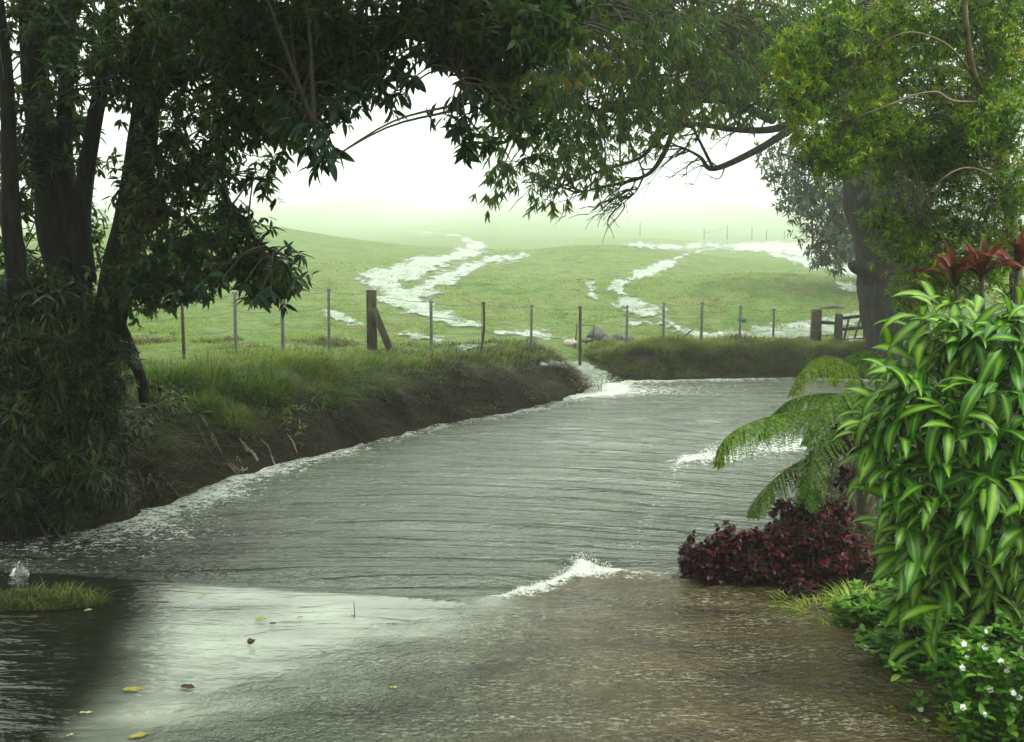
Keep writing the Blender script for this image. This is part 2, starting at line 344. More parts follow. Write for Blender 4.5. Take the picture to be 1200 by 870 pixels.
l.new(mg.outputs['Result'], b.inputs['Base Color']); b.inputs['Roughness'].default_value = .85; b.inputs['Specular IOR Level'].default_value = .12
bp = N(n, 'ShaderNodeBump', Strength=1.0, Distance=.12); l.new(n2.outputs['Fac'], bp.inputs['Height']); l.new(bp.outputs[0], b.inputs['Normal'])
M['ground'] = m

# white running water on the pasture and bank
m, n, b = mat('running_water'); l = n.links
geo = N(n, 'ShaderNodeNewGeometry'); mp = N(n, 'ShaderNodeMapping'); mp.inputs['Scale'].default_value = (1, .55, 1)
l.new(geo.outputs['Position'], mp.inputs[0]); nz = N(n, 'ShaderNodeTexNoise', Scale=2.2, Detail=8.0, Roughness=.72, Distortion=.9); l.new(mp.outputs[0], nz.inputs['Vector'])
l.new(ramp(n, nz.outputs['Fac'], [(.36, (.06, .10, .035)), (.48, (.13, .17, .11)), (.62, (.31, .34, .29))]), b.inputs['Base Color'])
b.inputs['Roughness'].default_value = .3
bp = N(n, 'ShaderNodeBump', Strength=.8, Distance=.12); l.new(nz.outputs['Fac'], bp.inputs['Height']); l.new(bp.outputs[0], b.inputs['Normal'])
va = N(n, 'ShaderNodeAttribute', attribute_name='var'); e1 = N(n, 'ShaderNodeTexNoise', Scale=1.9, Detail=9.0, Roughness=.78); mp2 = N(n, 'ShaderNodeMapping'); mp2.inputs['Scale'].default_value = (1, .35, 1)
l.new(geo.outputs['Position'], mp2.inputs[0]); l.new(mp2.outputs[0], e1.inputs['Vector'])
q1 = N(n, 'ShaderNodeMath', operation='MULTIPLY_ADD'); l.new(e1.outputs['Fac'], q1.inputs[0]); q1.inputs[1].default_value = 19; q1.inputs[2].default_value = -8.6
q2 = N(n, 'ShaderNodeMath', operation='ADD'); l.new(q1.outputs[0], q2.inputs[0]); l.new(va.outputs['Fac'], q2.inputs[1])
q3 = N(n, 'ShaderNodeMath', operation='MULTIPLY', use_clamp=True); l.new(q2.outputs[0], q3.inputs[0]); q3.inputs[1].default_value = .30
tb = N(n, 'ShaderNodeBsdfTransparent'); mx = N(n, 'ShaderNodeMixShader'); l.new(q3.outputs[0], mx.inputs[0]); l.new(tb.outputs[0], mx.inputs[1]); l.new(b.outputs[0], mx.inputs[2]); l.new(mx.outputs[0], n.nodes['Material Output'].inputs[0])
M['stream'] = m
M['foam'] = rough_mat('white_foam', (.5, .53, .48), (.88, .9, .87), 25, .5, .6)

# flood water: var = foam amount, attributes brown, rough, lines
m, n, b = mat('flood_water'); l = n.links
geo = N(n, 'ShaderNodeNewGeometry')
A = {k: N(n, 'ShaderNodeAttribute', attribute_name=k) for k in ('foam', 'brown', 'rough', 'lines')}
def mapped(scale, rot=0):
    mp = N(n, 'ShaderNodeMapping'); mp.inputs['Scale'].default_value = scale; mp.inputs['Rotation'].default_value = (0, 0, math.radians(rot))
    l.new(geo.outputs['Position'], mp.inputs[0]); return mp.outputs[0]
def warped(sx, sy):
    sp_ = N(n, 'ShaderNodeSeparateXYZ'); l.new(geo.outputs['Position'], sp_.inputs[0]); cb_ = N(n, 'ShaderNodeCombineXYZ'); pa = N(n, 'ShaderNodeAttribute', attribute_name='phi')
    a1 = N(n, 'ShaderNodeMath', operation='MULTIPLY'); l.new(sp_.outputs['X'], a1.inputs[0]); a1.inputs[1].default_value = sx; a2 = N(n, 'ShaderNodeMath', operation='MULTIPLY'); l.new(pa.outputs['Fac'], a2.inputs[0]); a2.inputs[1].default_value = sy
    l.new(a1.outputs[0], cb_.inputs[0]); l.new(a2.outputs[0], cb_.inputs[1]); return cb_.outputs[0]
def mth(op, a, b_, c=None, clamp=False):
    x = N(n, 'ShaderNodeMath', operation=op, use_clamp=clamp)
    for i, q in enumerate((a, b_, c)):
        if q is None: continue
        if isinstance(q, (int, float)): x.inputs[i].default_value = q
        else: l.new(q, x.inputs[i])
    return x.outputs[0]
pits = N(n, 'ShaderNodeTexNoise', Scale=9.0, Detail=3.0, Roughness=.6, Distortion=.5); l.new(mapped((.8, 1.25, 1)), pits.inputs['Vector'])
fine = N(n, 'ShaderNodeTexNoise', Scale=27.0, Detail=2.0, Roughness=.6); l.new(mapped((1, 1, 1)), fine.inputs['Vector'])
swell = N(n, 'ShaderNodeTexNoise', Scale=1.6, Detail=4.0, Roughness=.55, Distortion=.4); l.new(mapped((.55, 2.0, 1), 8), swell.inputs['Vector'])
wv = N(n, 'ShaderNodeTexWave', Scale=.34, Distortion=6.5, Detail=4.0); wv.inputs['Detail Scale'].default_value = .45; wv.inputs['Detail Roughness'].default_value = .6; wv.bands_direction = 'Y'; wv.wave_profile = 'SAW'
l.new(warped(.30, 1.9), wv.inputs['Vector'])
lm_ = N(n, 'ShaderNodeTexNoise', Scale=.55, Detail=4.0, Roughness=.65, Distortion=1.0); l.new(mapped((.8, 2.6, 1), 6), lm_.inputs['Vector'])
lmod = mth('MULTIPLY', mth('SUBTRACT', lm_.outputs['Fac'], .40), 3.2, clamp=True)
wv2 = N(n, 'ShaderNodeTexWave', Scale=.55, Distortion=9.0, Detail=5.0); wv2.inputs['Detail Scale'].default_value = .6; wv2.bands_direction = 'Y'; wv2.wave_profile = 'SAW'; l.new(warped(.5, 2.1), wv2.inputs['Vector'])
wvs = mth('ADD', mth('MULTIPLY', mth('POWER', wv.outputs['Fac'], 14.0), lmod), mth('MULTIPLY', mth('POWER', wv2.outputs['Fac'], 12.0), mth('SUBTRACT', .75, lmod)))
h = mth('MULTIPLY', pits.outputs['Fac'], mth('MULTIPLY_ADD', A['rough'].outputs['Fac'], .075, .004))
h = mth('ADD', h, mth('MULTIPLY', fine.outputs['Fac'], mth('MULTIPLY_ADD', A['rough'].outputs['Fac'], .030, .0012)))
h = mth('ADD', h, mth('MULTIPLY', swell.outputs['Fac'], .05))
h = mth('ADD', h, mth('MULTIPLY', wvs, mth('MULTIPLY', A['lines'].outputs['Fac'], .062)))
bp = N(n, 'ShaderNodeBump', Strength=1.0, Distance=1.0); l.new(h, bp.inputs['Height']); l.new(bp.outputs[0], b.inputs['Normal'])
cg = ramp(n, swell.outputs['Fac'], [(.3, (.028, .036, .022)), (.7, (.075, .09, .062))])
A['painted_sheen'] = N(n, 'ShaderNodeAttribute', attribute_name='painted_sheen'); A['painted_dark_reflection'] = N(n, 'ShaderNodeAttribute', attribute_name='painted_dark_reflection')
cb = ramp(n, swell.outputs['Fac'], [(.3, (.026, .018, .004)), (.7, (.075, .054, .018))])
mc = N(n, 'ShaderNodeMix', data_type='RGBA'); l.new(A['brown'].outputs['Fac'], mc.inputs['Factor']); l.new(cg, mc.inputs['A']); l.new(cb, mc.inputs['B'])
ms = N(n, 'ShaderNodeMix', data_type='RGBA'); l.new(A['painted_sheen'].outputs['Fac'], ms.inputs['Factor']); l.new(mc.outputs['Result'], ms.inputs['A']); ms.inputs['B'].default_value = (.42, .46, .38, 1)
md = N(n, 'ShaderNodeMix', data_type='RGBA'); l.new(A['painted_dark_reflection'].outputs['Fac'], md.inputs['Factor']); l.new(ms.outputs['Result'], md.inputs['A']); md.inputs['B'].default_value = (.014, .017, .010, 1)
ft = mth('ADD', mth('MULTIPLY', pits.outputs['Fac'], .55), mth('MULTIPLY', fine.outputs['Fac'], .45))
ff = mth('MULTIPLY', mth('SUBTRACT', ft, mth('SUBTRACT', .72, mth('MULTIPLY', A['foam'].outputs['Fac'], .45))), 6.0, clamp=True)
fr1 = N(n, 'ShaderNodeTexNoise', Scale=1.0, Detail=3.0, Roughness=.65); l.new(mapped((10, 30, 1), 3), fr1.inputs['Vector'])
fr2 = N(n, 'ShaderNodeTexNoise', Scale=1.3, Detail=4.0, Roughness=.6); l.new(mapped((.8, 1.8, 1), 10), fr2.inputs['Vector'])
fr3 = N(n, 'ShaderNodeTexNoise', Scale=38.0, Detail=2.0); l.new(mapped((.8, 1.4, 1)), fr3.inputs['Vector'])
frs = mth('MULTIPLY', mth('MULTIPLY', mth('SUBTRACT', mth('ADD', mth('MULTIPLY', fr1.outputs['Fac'], .65), mth('MULTIPLY', fr3.outputs['Fac'], .35)), .50), 9.0, clamp=True), mth('MULTIPLY', mth('SUBTRACT', fr2.outputs['Fac'], .36), 3.0, clamp=True))
frs = mth('MULTIPLY', frs, mth('MULTIPLY_ADD', A['lines'].outputs['Fac'], -.02, mth('MULTIPLY', A['rough'].outputs['Fac'], .80)), clamp=True)
mfr = N(n, 'ShaderNodeMix', data_type='RGBA'); l.new(frs, mfr.inputs['Factor']); l.new(md.outputs['Result'], mfr.inputs['A']); mfr.inputs['B'].default_value = (.36, .37, .26, 1)  # painted glitter: pale streaks in the colour imitate glints of sky
mf = N(n, 'ShaderNodeMix', data_type='RGBA'); l.new(ff, mf.inputs['Factor']); l.new(mfr.outputs['Result'], mf.inputs['A']); mf.inputs['B'].default_value = (.62, .66, .60, 1)
l.new(mf.outputs['Result'], b.inputs['Base Color'])
l.new(mth('MULTIPLY_ADD', ff, .4, mth('MULTIPLY_ADD', A['rough'].outputs['Fac'], .06, .05)), b.inputs['Roughness'])
b.inputs['IOR'].default_value = 1.38
M['water'] = m

# ------------------------------------------------------------------ the ground sheet
def axis(lo, hi, a, b_, step, grow=1.09):
    c = list(np.arange(a, b_+step/2, step)); s = step; q = c[-1]
    while q < hi: s *= grow; q += s; c.append(q)
    s = step; q = c[0]
    while q > lo: s *= grow; q -= s; c.insert(0, q)
    return np.array(c)
gx = axis(-1250, 1250, -9, 12.5, .1); gy = axis(-90, 2600, 5, 31, .1, 1.045)
X, Y = np.meshgrid(gx, gy); Z = terrain(X, Y)
dW = seg_dist(X, Y, WATER+[WATER[0]]); inW = inside(X, Y, WATER)
gm = sstep(.9, 1.9, dW+.5*fbm(X*1.3, Y*1.3, 7))*(~inW)*(1-sstep(1, 2.4, X)*(1-sstep(20.5, 25, Y))*.85)*np.where((X < -4.4) & (Y < 17), .25, 1)
def grid_faces(nr, nc):
    i = np.arange(nr-1)[:, None]*nc; j = np.arange(nc-1)[None]
    return np.stack([i+j, i+j+1, i+nc+j+1, i+nc+j], -1).reshape(-1, 4)
mb = MB(); mb.add(np.stack([X, Y, Z], -1).reshape(-1, 3), grid_faces(*X.shape), gm.ravel())
mb.build('ground', M['ground'], kind='structure')

# ------------------------------------------------------------------ the flood water sheet
gx = axis(-16, 33, -6.5, 8.5, .045, 1.08); gy = axis(-7.9, 31, 6.2, 13.5, .035, 1.022)
X, Y = np.meshgrid(gx, gy)
JUMP = [(-6.6, 10.3), (-3.6, 9.75), (-1.9, 9.36), (-.9, 9.25), (-.1, 9.2), (.3, 9.55), (.62, 9.98), (.75, 10.06), (1.3, 9.95), (2.4, 9.85)]
jx = np.array([p[0] for p in JUMP]); jy = np.array([p[1] for p in JUMP])
yl = np.interp(X, jx, jy)+.05*fbm(X*2.3, 0*X, 4)
s = Y-yl
crest = sstep(-.5, .1, X)*sstep(2.4, 1.4, X)*(1-.55*sstep(.85, 1.25, X))
Zw = .055*(1-sstep(-.05, .14, s)) + crest*.05*np.exp(-((s-.02)/.10)**2)*(1+.6*noise(X*9, Y*9)) - .035*np.exp(-((s-.35)/.25)**2)*sstep(-5, -2, X)*sstep(2.5, 1, X)
Zw += .10*np.exp(-((X-.72)/.13)**2-((s-.08)/.13)**2)*(1+.5*noise(X*14, Y*14))
px_, py_ = proj(X, Y, 0*X)
mid = sstep(.0, .3, s)
Zw += mid*(.016*fbm(X*.7, Y*2.6+.25*X, 6, 3) + .010*np.sin((Y+.12*X+.25*fbm(X*.5, Y*.5, 3))*9.0))
Zw += (1-mid)*.006*fbm(X*2, Y*5, 2, 3)*sstep(-2.6, -.5, X)
dE = seg_dist(X, Y, WATER[:15])
edge = np.exp(-(dE/.5)**2)*sstep(-5.5, -3.8, X)*sstep(30, 26, Y)
Zw += edge*.03*fbm(X*5, Y*5, 3)
# foam where the side stream lands, along the bank, on the jump, by the fern
foam = .42*edge + .95*np.exp(-((X-2.05)/.55)**2-((Y-24.8)/1.0)**2) + .40*np.exp(-((X-2.6)/2.2)**2-((Y-24.6)/1.6)**2)
foam += .95*crest*np.exp(-(s/.06)**2)+.45*crest*np.exp(-((s+.12)/.16)**2)
foam += .9*np.exp(-((X-.72)/.22)**2-((s-.06)/.16)**2)
f1 = np.exp(-(seg_dist(X, Y, [(3.0, 15.9), (3.6, 16.4), (4.6, 16.9), (5.2, 17.5)])/.45)**2); foam += .6*f1*(1+.5*fbm(X*2, Y*2, 4)); Zw += .07*f1*(.5+fbm(X*4, Y*4, 6))
foam += .22*np.exp(-(seg_dist(X, Y, [(1.3, 10.9), (1.7, 12.5), (2.2, 14), (2.6, 15.8)])/.22)**2)
foam += .16*mid+.30*sstep(480, 200, px_)*mid*sstep(2.6, .6, dE)+.10*mid*sstep(15, 24, Y)+.12*fbm(X*.8, Y*1.4, 9)*mid
foam += (1-mid)*(.26*sstep(-2.4, -.6, X+.3*fbm(X, Y, 1))*(.6+.8*fbm(X*.9, Y*2.2, 8)))
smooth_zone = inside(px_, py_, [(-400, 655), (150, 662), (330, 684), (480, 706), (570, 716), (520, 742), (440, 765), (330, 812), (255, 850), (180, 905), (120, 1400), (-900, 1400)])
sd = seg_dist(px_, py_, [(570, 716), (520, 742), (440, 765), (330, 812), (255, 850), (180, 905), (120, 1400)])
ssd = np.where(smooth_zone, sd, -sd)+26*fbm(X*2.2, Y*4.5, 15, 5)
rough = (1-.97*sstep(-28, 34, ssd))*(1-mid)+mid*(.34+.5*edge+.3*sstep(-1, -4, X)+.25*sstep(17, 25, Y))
painted_sheen = (1-mid)*sstep(-75, 60, ssd)*sstep(-3.6, -2.9, X+.3*fbm(X*.7, Y*.7, 3)+.12*(10-Y))*(.62+.5*fbm(X*1.2, Y*2.5, 8))  # pale wedge of sky reflection put into the water colour
painted_dark_reflection = np.maximum(sstep(-2.7, -3.5, X+.12*(Y-9)+.35*fbm(X*.8, Y*.8, 3)-.25*(Y > 9.6)*(Y-9.6)), 0)*sstep(12.6, 11.2, Y)  # dark reflection of the left tree, painted into the water colour
brown = (1-mid)*sstep(-1.3, .9, X+.4*fbm(X, Y, 2)+.25*(9-Y)*0)
phi = Y+.045*(X+1.6)**2*sstep(9, 12, Y)
lines = mid*sstep(26, 20, Y)*(1-.5*edge)
inW = inside(X, Y, [(-16, 11.4), (-9, 12), (-5.9, 12.6)]+[(a-.25, b_+.5) for a, b_ in WATER[3:11]]+[(a, b_+.5) for a, b_ in WATER[11:16]]+[(34, 31.4), (34, 24)]+[(a+.45, b_-.2) for a, b_ in WATER[18:]])
F = grid_faces(*X.shape); keep = inW.ravel()[F].any(1); F = F[keep]
used, inv = np.unique(F, return_inverse=True); F = inv.reshape(F.shape)
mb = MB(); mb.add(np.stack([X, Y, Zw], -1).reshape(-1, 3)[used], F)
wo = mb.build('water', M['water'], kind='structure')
for nm, arr in (('foam', foam), ('brown', brown), ('rough', rough), ('lines', lines), ('painted_sheen', painted_sheen), ('painted_dark_reflection', painted_dark_reflection), ('phi', phi)):
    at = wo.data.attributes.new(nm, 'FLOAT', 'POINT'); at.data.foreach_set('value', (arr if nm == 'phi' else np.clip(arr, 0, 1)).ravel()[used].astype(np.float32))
def wz(x, y):
    i = np.argmin(np.abs(gy-y)); j = np.argmin(np.abs(gx-x)); return float(Zw[i, j])

# ------------------------------------------------------------------ water running down the pasture
def runs(name, lines_, lift=.035, x0=-.75, x1=.6, D0=24, D1=500, nr=960, nc=620, thr=0, kind='structure'):
    D = D0*(D1/D0)**np.linspace(0, 1, nr); U = np.linspace(x0, x1, nc)
    Y = np.repeat(D[:, None], nc, 1); X = U[None]*Y; Z = terrain(X, Y)
    qx, qy = proj(X, Y, Z); m_ = np.full(X.shape, -1e9)
    for pts in lines_:
        for (ax, ay, ar), (bx, by, br) in zip(pts[:-1], pts[1:]):
            vx, vy = (bx-ax)*.4, by-ay; L = vx*vx+vy*vy+1e-9
            t = np.clip(((qx-ax)*.4*vx+(qy-ay)*vy)/L, 0, 1)
            m_ = np.maximum(m_, (ar+(br-ar)*t)-np.hypot((qx-ax)*.4-t*vx, qy-ay-t*vy))
    m_ += fbm(qx*.035, qy*.11, 3, 5)*6.5+fbm(qx*.16, qy*.40, 1, 3)*4.2
    F = grid_faces(nr, nc); k = (m_.ravel()[F] > -5).all(1); F = F[k]
    if len(F) == 0: return
    used, inv = np.unique(F, return_inverse=True); F = inv.reshape(F.shape)
    Z = Z+lift+.05*fbm(X*3, Y*3, 2, 3)
    mb = MB(); mb.add(np.stack([X, Y, Z], -1).reshape(-1, 3)[used], F, m_.ravel()[used]); mb.build(name, M['stream'], kind=kind)
runs('stream', [[(495, 273, 1.5), (540, 277, 3), (563, 286, 5), (540, 298, 5), (480, 314, 7), (450, 326, 9), (465, 345, 9), (490, 362, 8), (530, 378, 5), (565, 384, 2)],
                [(620, 298, 1), (570, 308, 3), (530, 324, 6), (495, 340, 6), (478, 350, 6)], [(520, 312, 2), (480, 322, 5), (455, 332, 5)]])
runs('stream', [[(375, 362, 0), (395, 371, 2.5), (425, 382, 1.5)], [(468, 393, 1), (500, 398, 4), (530, 401, 2)], [(548, 407, 2), (565, 404, 1)], [(590, 390, 1), (625, 393, 2), (660, 397, 1)], [(150, 412, 1), (165, 420, 3), (190, 436, 3)]])
runs('stream', [[(745, 287, 2), (790, 290, 4), (840, 288, 3)], [(840, 290, 2), (800, 300, 3), (770, 315, 3), (735, 330, 4), (722, 340, 4), (735, 356, 5), (760, 368, 6), (775, 374, 3)], [(770, 374, 3), (740, 380, 3), (725, 383, 0)], [(690, 333, 1), (692, 340, 1.5), (700, 355, 0)]], x0=-.05, x1=.5)
runs('stream', [[(850, 288, 3), (900, 290, 7), (950, 293, 9), (1000, 298, 12), (1060, 300, 12)], [(900, 296, 3), (945, 308, 4), (985, 318, 6), (1030, 330, 6)], [(975, 330, 2), (1000, 338, 3), (1020, 345, 1)]], x0=.05, x1=.6)
runs('stream', [[(783, 378, 1), (800, 388, 2.5), (830, 396, 5), (870, 396, 9), (920, 392, 12), (970, 385, 9), (1010, 372, 7), (1050, 366, 7)], [(990, 400, 3), (1040, 396, 6)]], x0=.05, x1=.6)
runs('side_stream', [[(640, 427, 2), (678, 431, 4), (692, 439, 7), (706, 449, 8), (718, 460, 9)]], lift=.05, x0=-.02, x1=.2, D0=23.5, D1=33, nr=300, nc=220)
# trickles down the near bank
for pts in ([(232, 478), (243, 500), (252, 522), (268, 540), (292, 553)], [(279, 512), (290, 528), (306, 545)], [(308, 518), (318, 533), (336, 549)], [(336, 510), (350, 530), (358, 543)]):
    mb = MB(); Q = np.array([hit(*p) for p in pts]); Q = smooth_path(Q, 8)
    for _ in range(2):
        q = Q.copy(); q[:, :2] += rng.normal(0, .04, (1, 2)); q[:, 0] += .09*noise(q[:, 2]*7, rng.random()*9)+.03*noise(q[:, 2]*21, rng.random()*9); q[:, 2] = terrain(q[:, 0], q[:, 1])+.01
        q[:, 2] -= .012; tube(mb, q, [.004, .009, .012, .02], k=5, wob=.5, var=9.0)
    o = mb.build('trickle', M['stream'], kind='structure')

# ------------------------------------------------------------------ grass (stuff)
def blades(mb, Pb, Ln, lean, Wd, var, fall=None, fstr=0.0):
    """bent tapering blades of three segments"""
    n = len(Pb); az = rng.random(n)*2*math.pi
    dx = np.stack([np.cos(az), np.sin(az), np.zeros(n)], 1)
    if fall is not None: dx = nrm(dx*(1-fstr)+fall*fstr)
    s = np.stack([-dx[:, 1], dx[:, 0], np.zeros(n)], 1); s = nrm(s+rng.normal(0, .5, (n, 3))*[1, 1, 0])
    vs = []
    for t, wf in ((0, 1), (.38, .85), (.72, .55), (1, 0)):
        c = Pb+dx*(lean*t**1.8*Ln)[:, None]+np.stack([np.zeros(n)]*2+[Ln*(t-np.clip(lean, 0, 1.6)*.62*t*t)], 1)
        if wf: vs += [c-s*(Wd*wf/2)[:, None], c+s*(Wd*wf/2)[:, None]]
        else: vs += [c]
    v = np.stack(vs, 1); k = np.arange(n)[:, None]*7
    mb.add(v.reshape(-1, 3), [np.concatenate([k+[0, 1, 3, 2], k+[2, 3, 5, 4]]), k+np.array([[4, 5, 6]])], np.repeat(var, 7))
def scatter(n, x0, x1, y0, y1, cond):
    x = rng.uniform(x0, x1, n); y = y0+(y1-y0)*rng.random(n); k = cond(x, y); return x[k], y[k]
def wd_(x, y):
    d = seg_dist(x, y, WATER+[WATER[0]])
    d = np.where((seg_dist(x, y, CUT) < .55) & (y > 24), -.1, d); return np.where(inside(x, y, WATER), -d, d)
# lush grass and dry hanging grass on the bank
x, y = scatter(430000, -9, 2.2, 11.5, 30, lambda x, y: (wd_(x, y) > .06) & (wd_(x, y) < 4.0) & (y < 29) & ((x > -5.6) | (y > 15)))
d = wd_(x, y); z = terrain(x, y)
lush = sstep(-1.4, -3.0, x+.8*fbm(x*.8, y*.8, 3)); top = sstep(.7, 1.5, d)
clump = fbm(x*1.9, y*1.9, 11)
isdry = rng.random(len(x)) > np.clip(lush*.9*sstep(.3, .8, d)+top*.55*(clump > -.25), 0, 1)
den = rng.random(len(x)) < np.clip(.42+clump*1.1-.25*sstep(2, 4, d), .10, 1)*np.where(d > 2.2, .5, 1)*(.6+.4*sstep(.1, .7, d+.25*sstep(-2.5, 0, x)))
for nm, sel in (('bank_grass', ~isdry & den), ('dry_grass', isdry & den)):
    xs, ys, zs, ds, tp, cl = x[sel], y[sel], z[sel], d[sel], top[sel], clump[sel]
    gxn = np.stack([terrain(xs+.1, ys)-zs, terrain(xs, ys+.1)-zs, 0*xs], 1); fall = nrm(-gxn+1e-6)
    L = rng.uniform(.10, .30, len(xs))*(1+1.0*np.clip(cl, 0, 1))*(1.25-.45*sstep(1.6, 3, ds))
    if nm == 'bank_grass': L *= 1+.45*lush[sel]*sstep(2.2, 1.2, ds)
    lean = rng.uniform(.3, 1.0, len(xs))+(1-tp)*.8
    mb = MB(); v = np.clip(rng.beta(2, 2.2, len(xs))+cl*.25, 0, 1)
    blades(mb, np.stack([xs, ys, zs-.02], 1), L, lean, rng.uniform(.006, .014, len(xs))*(ys/18), v, fall, .6)
    mb.build(nm, M['grass' if nm == 'bank_grass' else 'dry'], kind='stuff', category='grass', label='long lush green grass on the near bank crest' if nm == 'bank_grass' else 'brown dead grass hanging over the eroded stream bank')
# far bank behind the road
x, y = scatter(190000, 2.2, 16, 25.5, 30.2, lambda x, y: (wd_(x, y) > .05) & (wd_(x, y) < 2.6) & (fbm(x*1.1, y*1.1, 13)+.35*rng.random(len(x)) > -.12))
z = terrain(x, y); d = wd_(x, y); mb = MB(); cl = fbm(x*1.5, y*1.5, 13)
blades(mb, np.stack([x, y, z-.02], 1), rng.uniform(.10, .30, len(x))*(.75+2.2*np.clip(cl, -.2, 1)+.5*sstep(.5, 1.1, d)), rng.uniform(.3, 1.3, len(x)), rng.uniform(.010, .022, len(x)), np.clip(.35+.5*sstep(.5, 1.4, d)*rng.random(len(x))+cl*.3, 0, 1), np.array([[0, -1., 0]]), .5)
mb.build('verge_grass', M['verge'], kind='stuff', category='grass', label='brown green grass verge along the far side of the flooded road')
# pasture: tufts thinning with distance
n = 150000; D = 19*(62/19)**rng.random(n); x = rng.uniform(-.62, .52, n)*D; y = D
cl = fbm(x*.8, y*.8, 21); k = (wd_(x, y) > 1.7) & (rng.random(n) < (.34+cl*1.3)*np.clip(27/y, .1, 1)**1.6) & ~((x > 1) & (y < 26)); x, y, cl = x[k], y[k], cl[k]
mb = MB(); blades(mb, np.stack([x, y, terrain(x, y)-.02], 1), rng.uniform(.05, .17, len(x))*(1+1.2*np.clip(cl, 0, 1)), rng.uniform(.4, 1.3, len(x)), .0011*y*rng.uniform(.6, 1.3, len(x)), np.clip(rng.random(len(x))*.8+cl*.6, 0, 1))
mb.build('pasture_grass', M['pasture_grass'], kind='stuff', category='grass', label='short tufted pasture grass on the sloping field')
for nm, (xa, xb, ya, yb, nn) in enumerate(((-9, -1.5, 19.5, 26, 60000),)):
    x, y = scatter(nn, xa, xb, ya, yb, lambda x, y: (wd_(x, y) > 2.6) & (fbm(x*.7, y*.7, 31) > .05)); cl = fbm(x*.7, y*.7, 31); mb = MB()
    blades(mb, np.stack([x, y, terrain(x, y)-.02], 1), rng.uniform(.12, .34, len(x))*(.6+1.2*np.clip(cl, 0, 1)), rng.uniform(.4, 1.4, len(x)), rng.uniform(.010, .020, len(x)), rng.random(len(x)))
    mb.build('tussock_grass', M['verge'], kind='stuff', category='grass', label='rough brown tussocks of grass inside the fence at left')
# garden floor under the right-hand plants
x, y = scatter(26000, 2.2, 9, 4.5, 24, lambda x, y: (wd_(x, y) > -.02) & (wd_(x, y) < 2.2))
mb = MB(); blades(mb, np.stack([x, y, terrain(x, y)-.02], 1), rng.uniform(.06, .22, len(x)), rng.uniform(.4, 1.4, len(x)), rng.uniform(.008, .02, len(x)), rng.random(len(x)))
mb.build('garden_grass', M['grass'], kind='stuff', category='grass', label='green weeds covering the garden edge under the shrubs')

# ------------------------------------------------------------------ fences and gate
def post_px(px, ytop, D):
    t = P(px, ytop, D); return t
FP = [(213, 350, 430, 19.2), (275, 342, 432, 20.2), (330, 340, 424, 21.0), (385, 338, 410, 22.0), (435, 340, 412, 22.9), (505, 352, 412, 24.2), (567, 354, 432, 25.0),
      (623, 357, 418, 26.2), (680, 359, 432, 26.7), (735, 358, 414, 27.6), (778, 354, 415, 28.0), (823, 354, 410, 28.3), (868, 358, 412, 28.6), (907, 362, 414, 28.9), (957, 363, 414, 29.3)]
f0 = hit(435, 412); fx = P(435, 412, 22.9)
fence = thing('fence', (fx[0], fx[1], T1(fx[0], fx[1])), 'barbed wire fence on thin posts with one braced wooden post above the bank', 'fence')
tops = [post_px(80, 356, 17.5)]
for i, (px, yt, yb, D) in enumerate(FP):
    t = P(px, yt, D); zb = T1(t[0], D)
    tops.append(t)
    mb = MB()
    if i in (4, 14):
        h_ = t[2]-zb+.3
        if i == 14: tops[-1] = t; continue
        box(mb, (t[0], D, t[2]-h_/2), (.21, .19, h_), jit=.006)
        mb.build('corner_post', M['wood'], fence, label='thick weathered wooden post')
        mb = MB(); a = P(438, 362, D-.1); c = P(461, 417, D-.15); c[2] = min(c[2], T1(c[0], c[1])+.0)-.05
        ax = nrm(c-a); ox = nrm(np.cross(ax, [0, 1, 0])); box(mb, (a+c)/2, (.15, .15, np.linalg.norm(c-a)), [ox, np.cross(ax, ox), ax], jit=.004)
        mb.build('brace', M['wood'], fence, label='slanted wooden brace')
        continue
    lean = {0: .01, 6: -.10}.get(i, random.uniform(-.015, .015))
    base = np.array([t[0]+lean, D-.02, zb-.15])
    pts = smooth_path([base, (base+t)/2+[.012*(i == 6)*4, 0, 0], t], 4)
    r = .033+.004*(i % 3)
    # star section picket: a tube with three ribs
    tube(mb, pts, r, r*.9, k=8)
    ax = t-base
    box(mb, t-[0, 0, .03], (r*2.4, r*1.1, .05)); box(mb, (t+base)/2+[0, -.02, .1], (.012, .05, np.linalg.norm(ax)*.85))
    mb.build('post', M['rust' if i in (0, 6, 8) else 'steel'], fence)
def wire(parent, pts, r, barbs=True, name='wire'):
    mb = MB(); out = []
    for a, c in zip(pts[:-1], pts[1:]):
        t = np.linspace(0, 1, 9)[:-1]; q = a+(c-a)*t[:, None]; q[:, 2] -= .05*4*t*(1-t); out.append(q)
    out.append(pts[-1][None]); q = np.vstack(out); tube(mb, q, r, k=4)
    if barbs:
        L = np.linalg.norm(np.diff(q, axis=0), axis=1).sum(); nb = int(L/.14); s_ = np.linspace(0, len(q)-1.01, nb)
        c = np.stack([np.interp(s_, np.arange(len(q)), q[:, i]) for i in range(3)], 1)
        for ang in (.6, 2.2):
            dv = np.array([.3*math.cos(ang), 0, math.sin(ang)])*.028
            v = np.stack([c-dv, c+dv, c+[.006, 0, .0]], 1).reshape(-1, 3); mb.add(v, np.arange(len(v)).reshape(-1, 3))
    return mb.build(name, M['steel'], parent)
for fr in (.06, .42, .80, 1.14):
    pts = []
    for t in tops:
        zg = T1(t[0], t[1]); h_ = min(t[2]-zg, 1.45)
        pts.append(np.array([t[0], t[1]-.04, t[2]-fr*h_*.74]))
    wire(fence, np.array(pts), .0045, fr < 1)
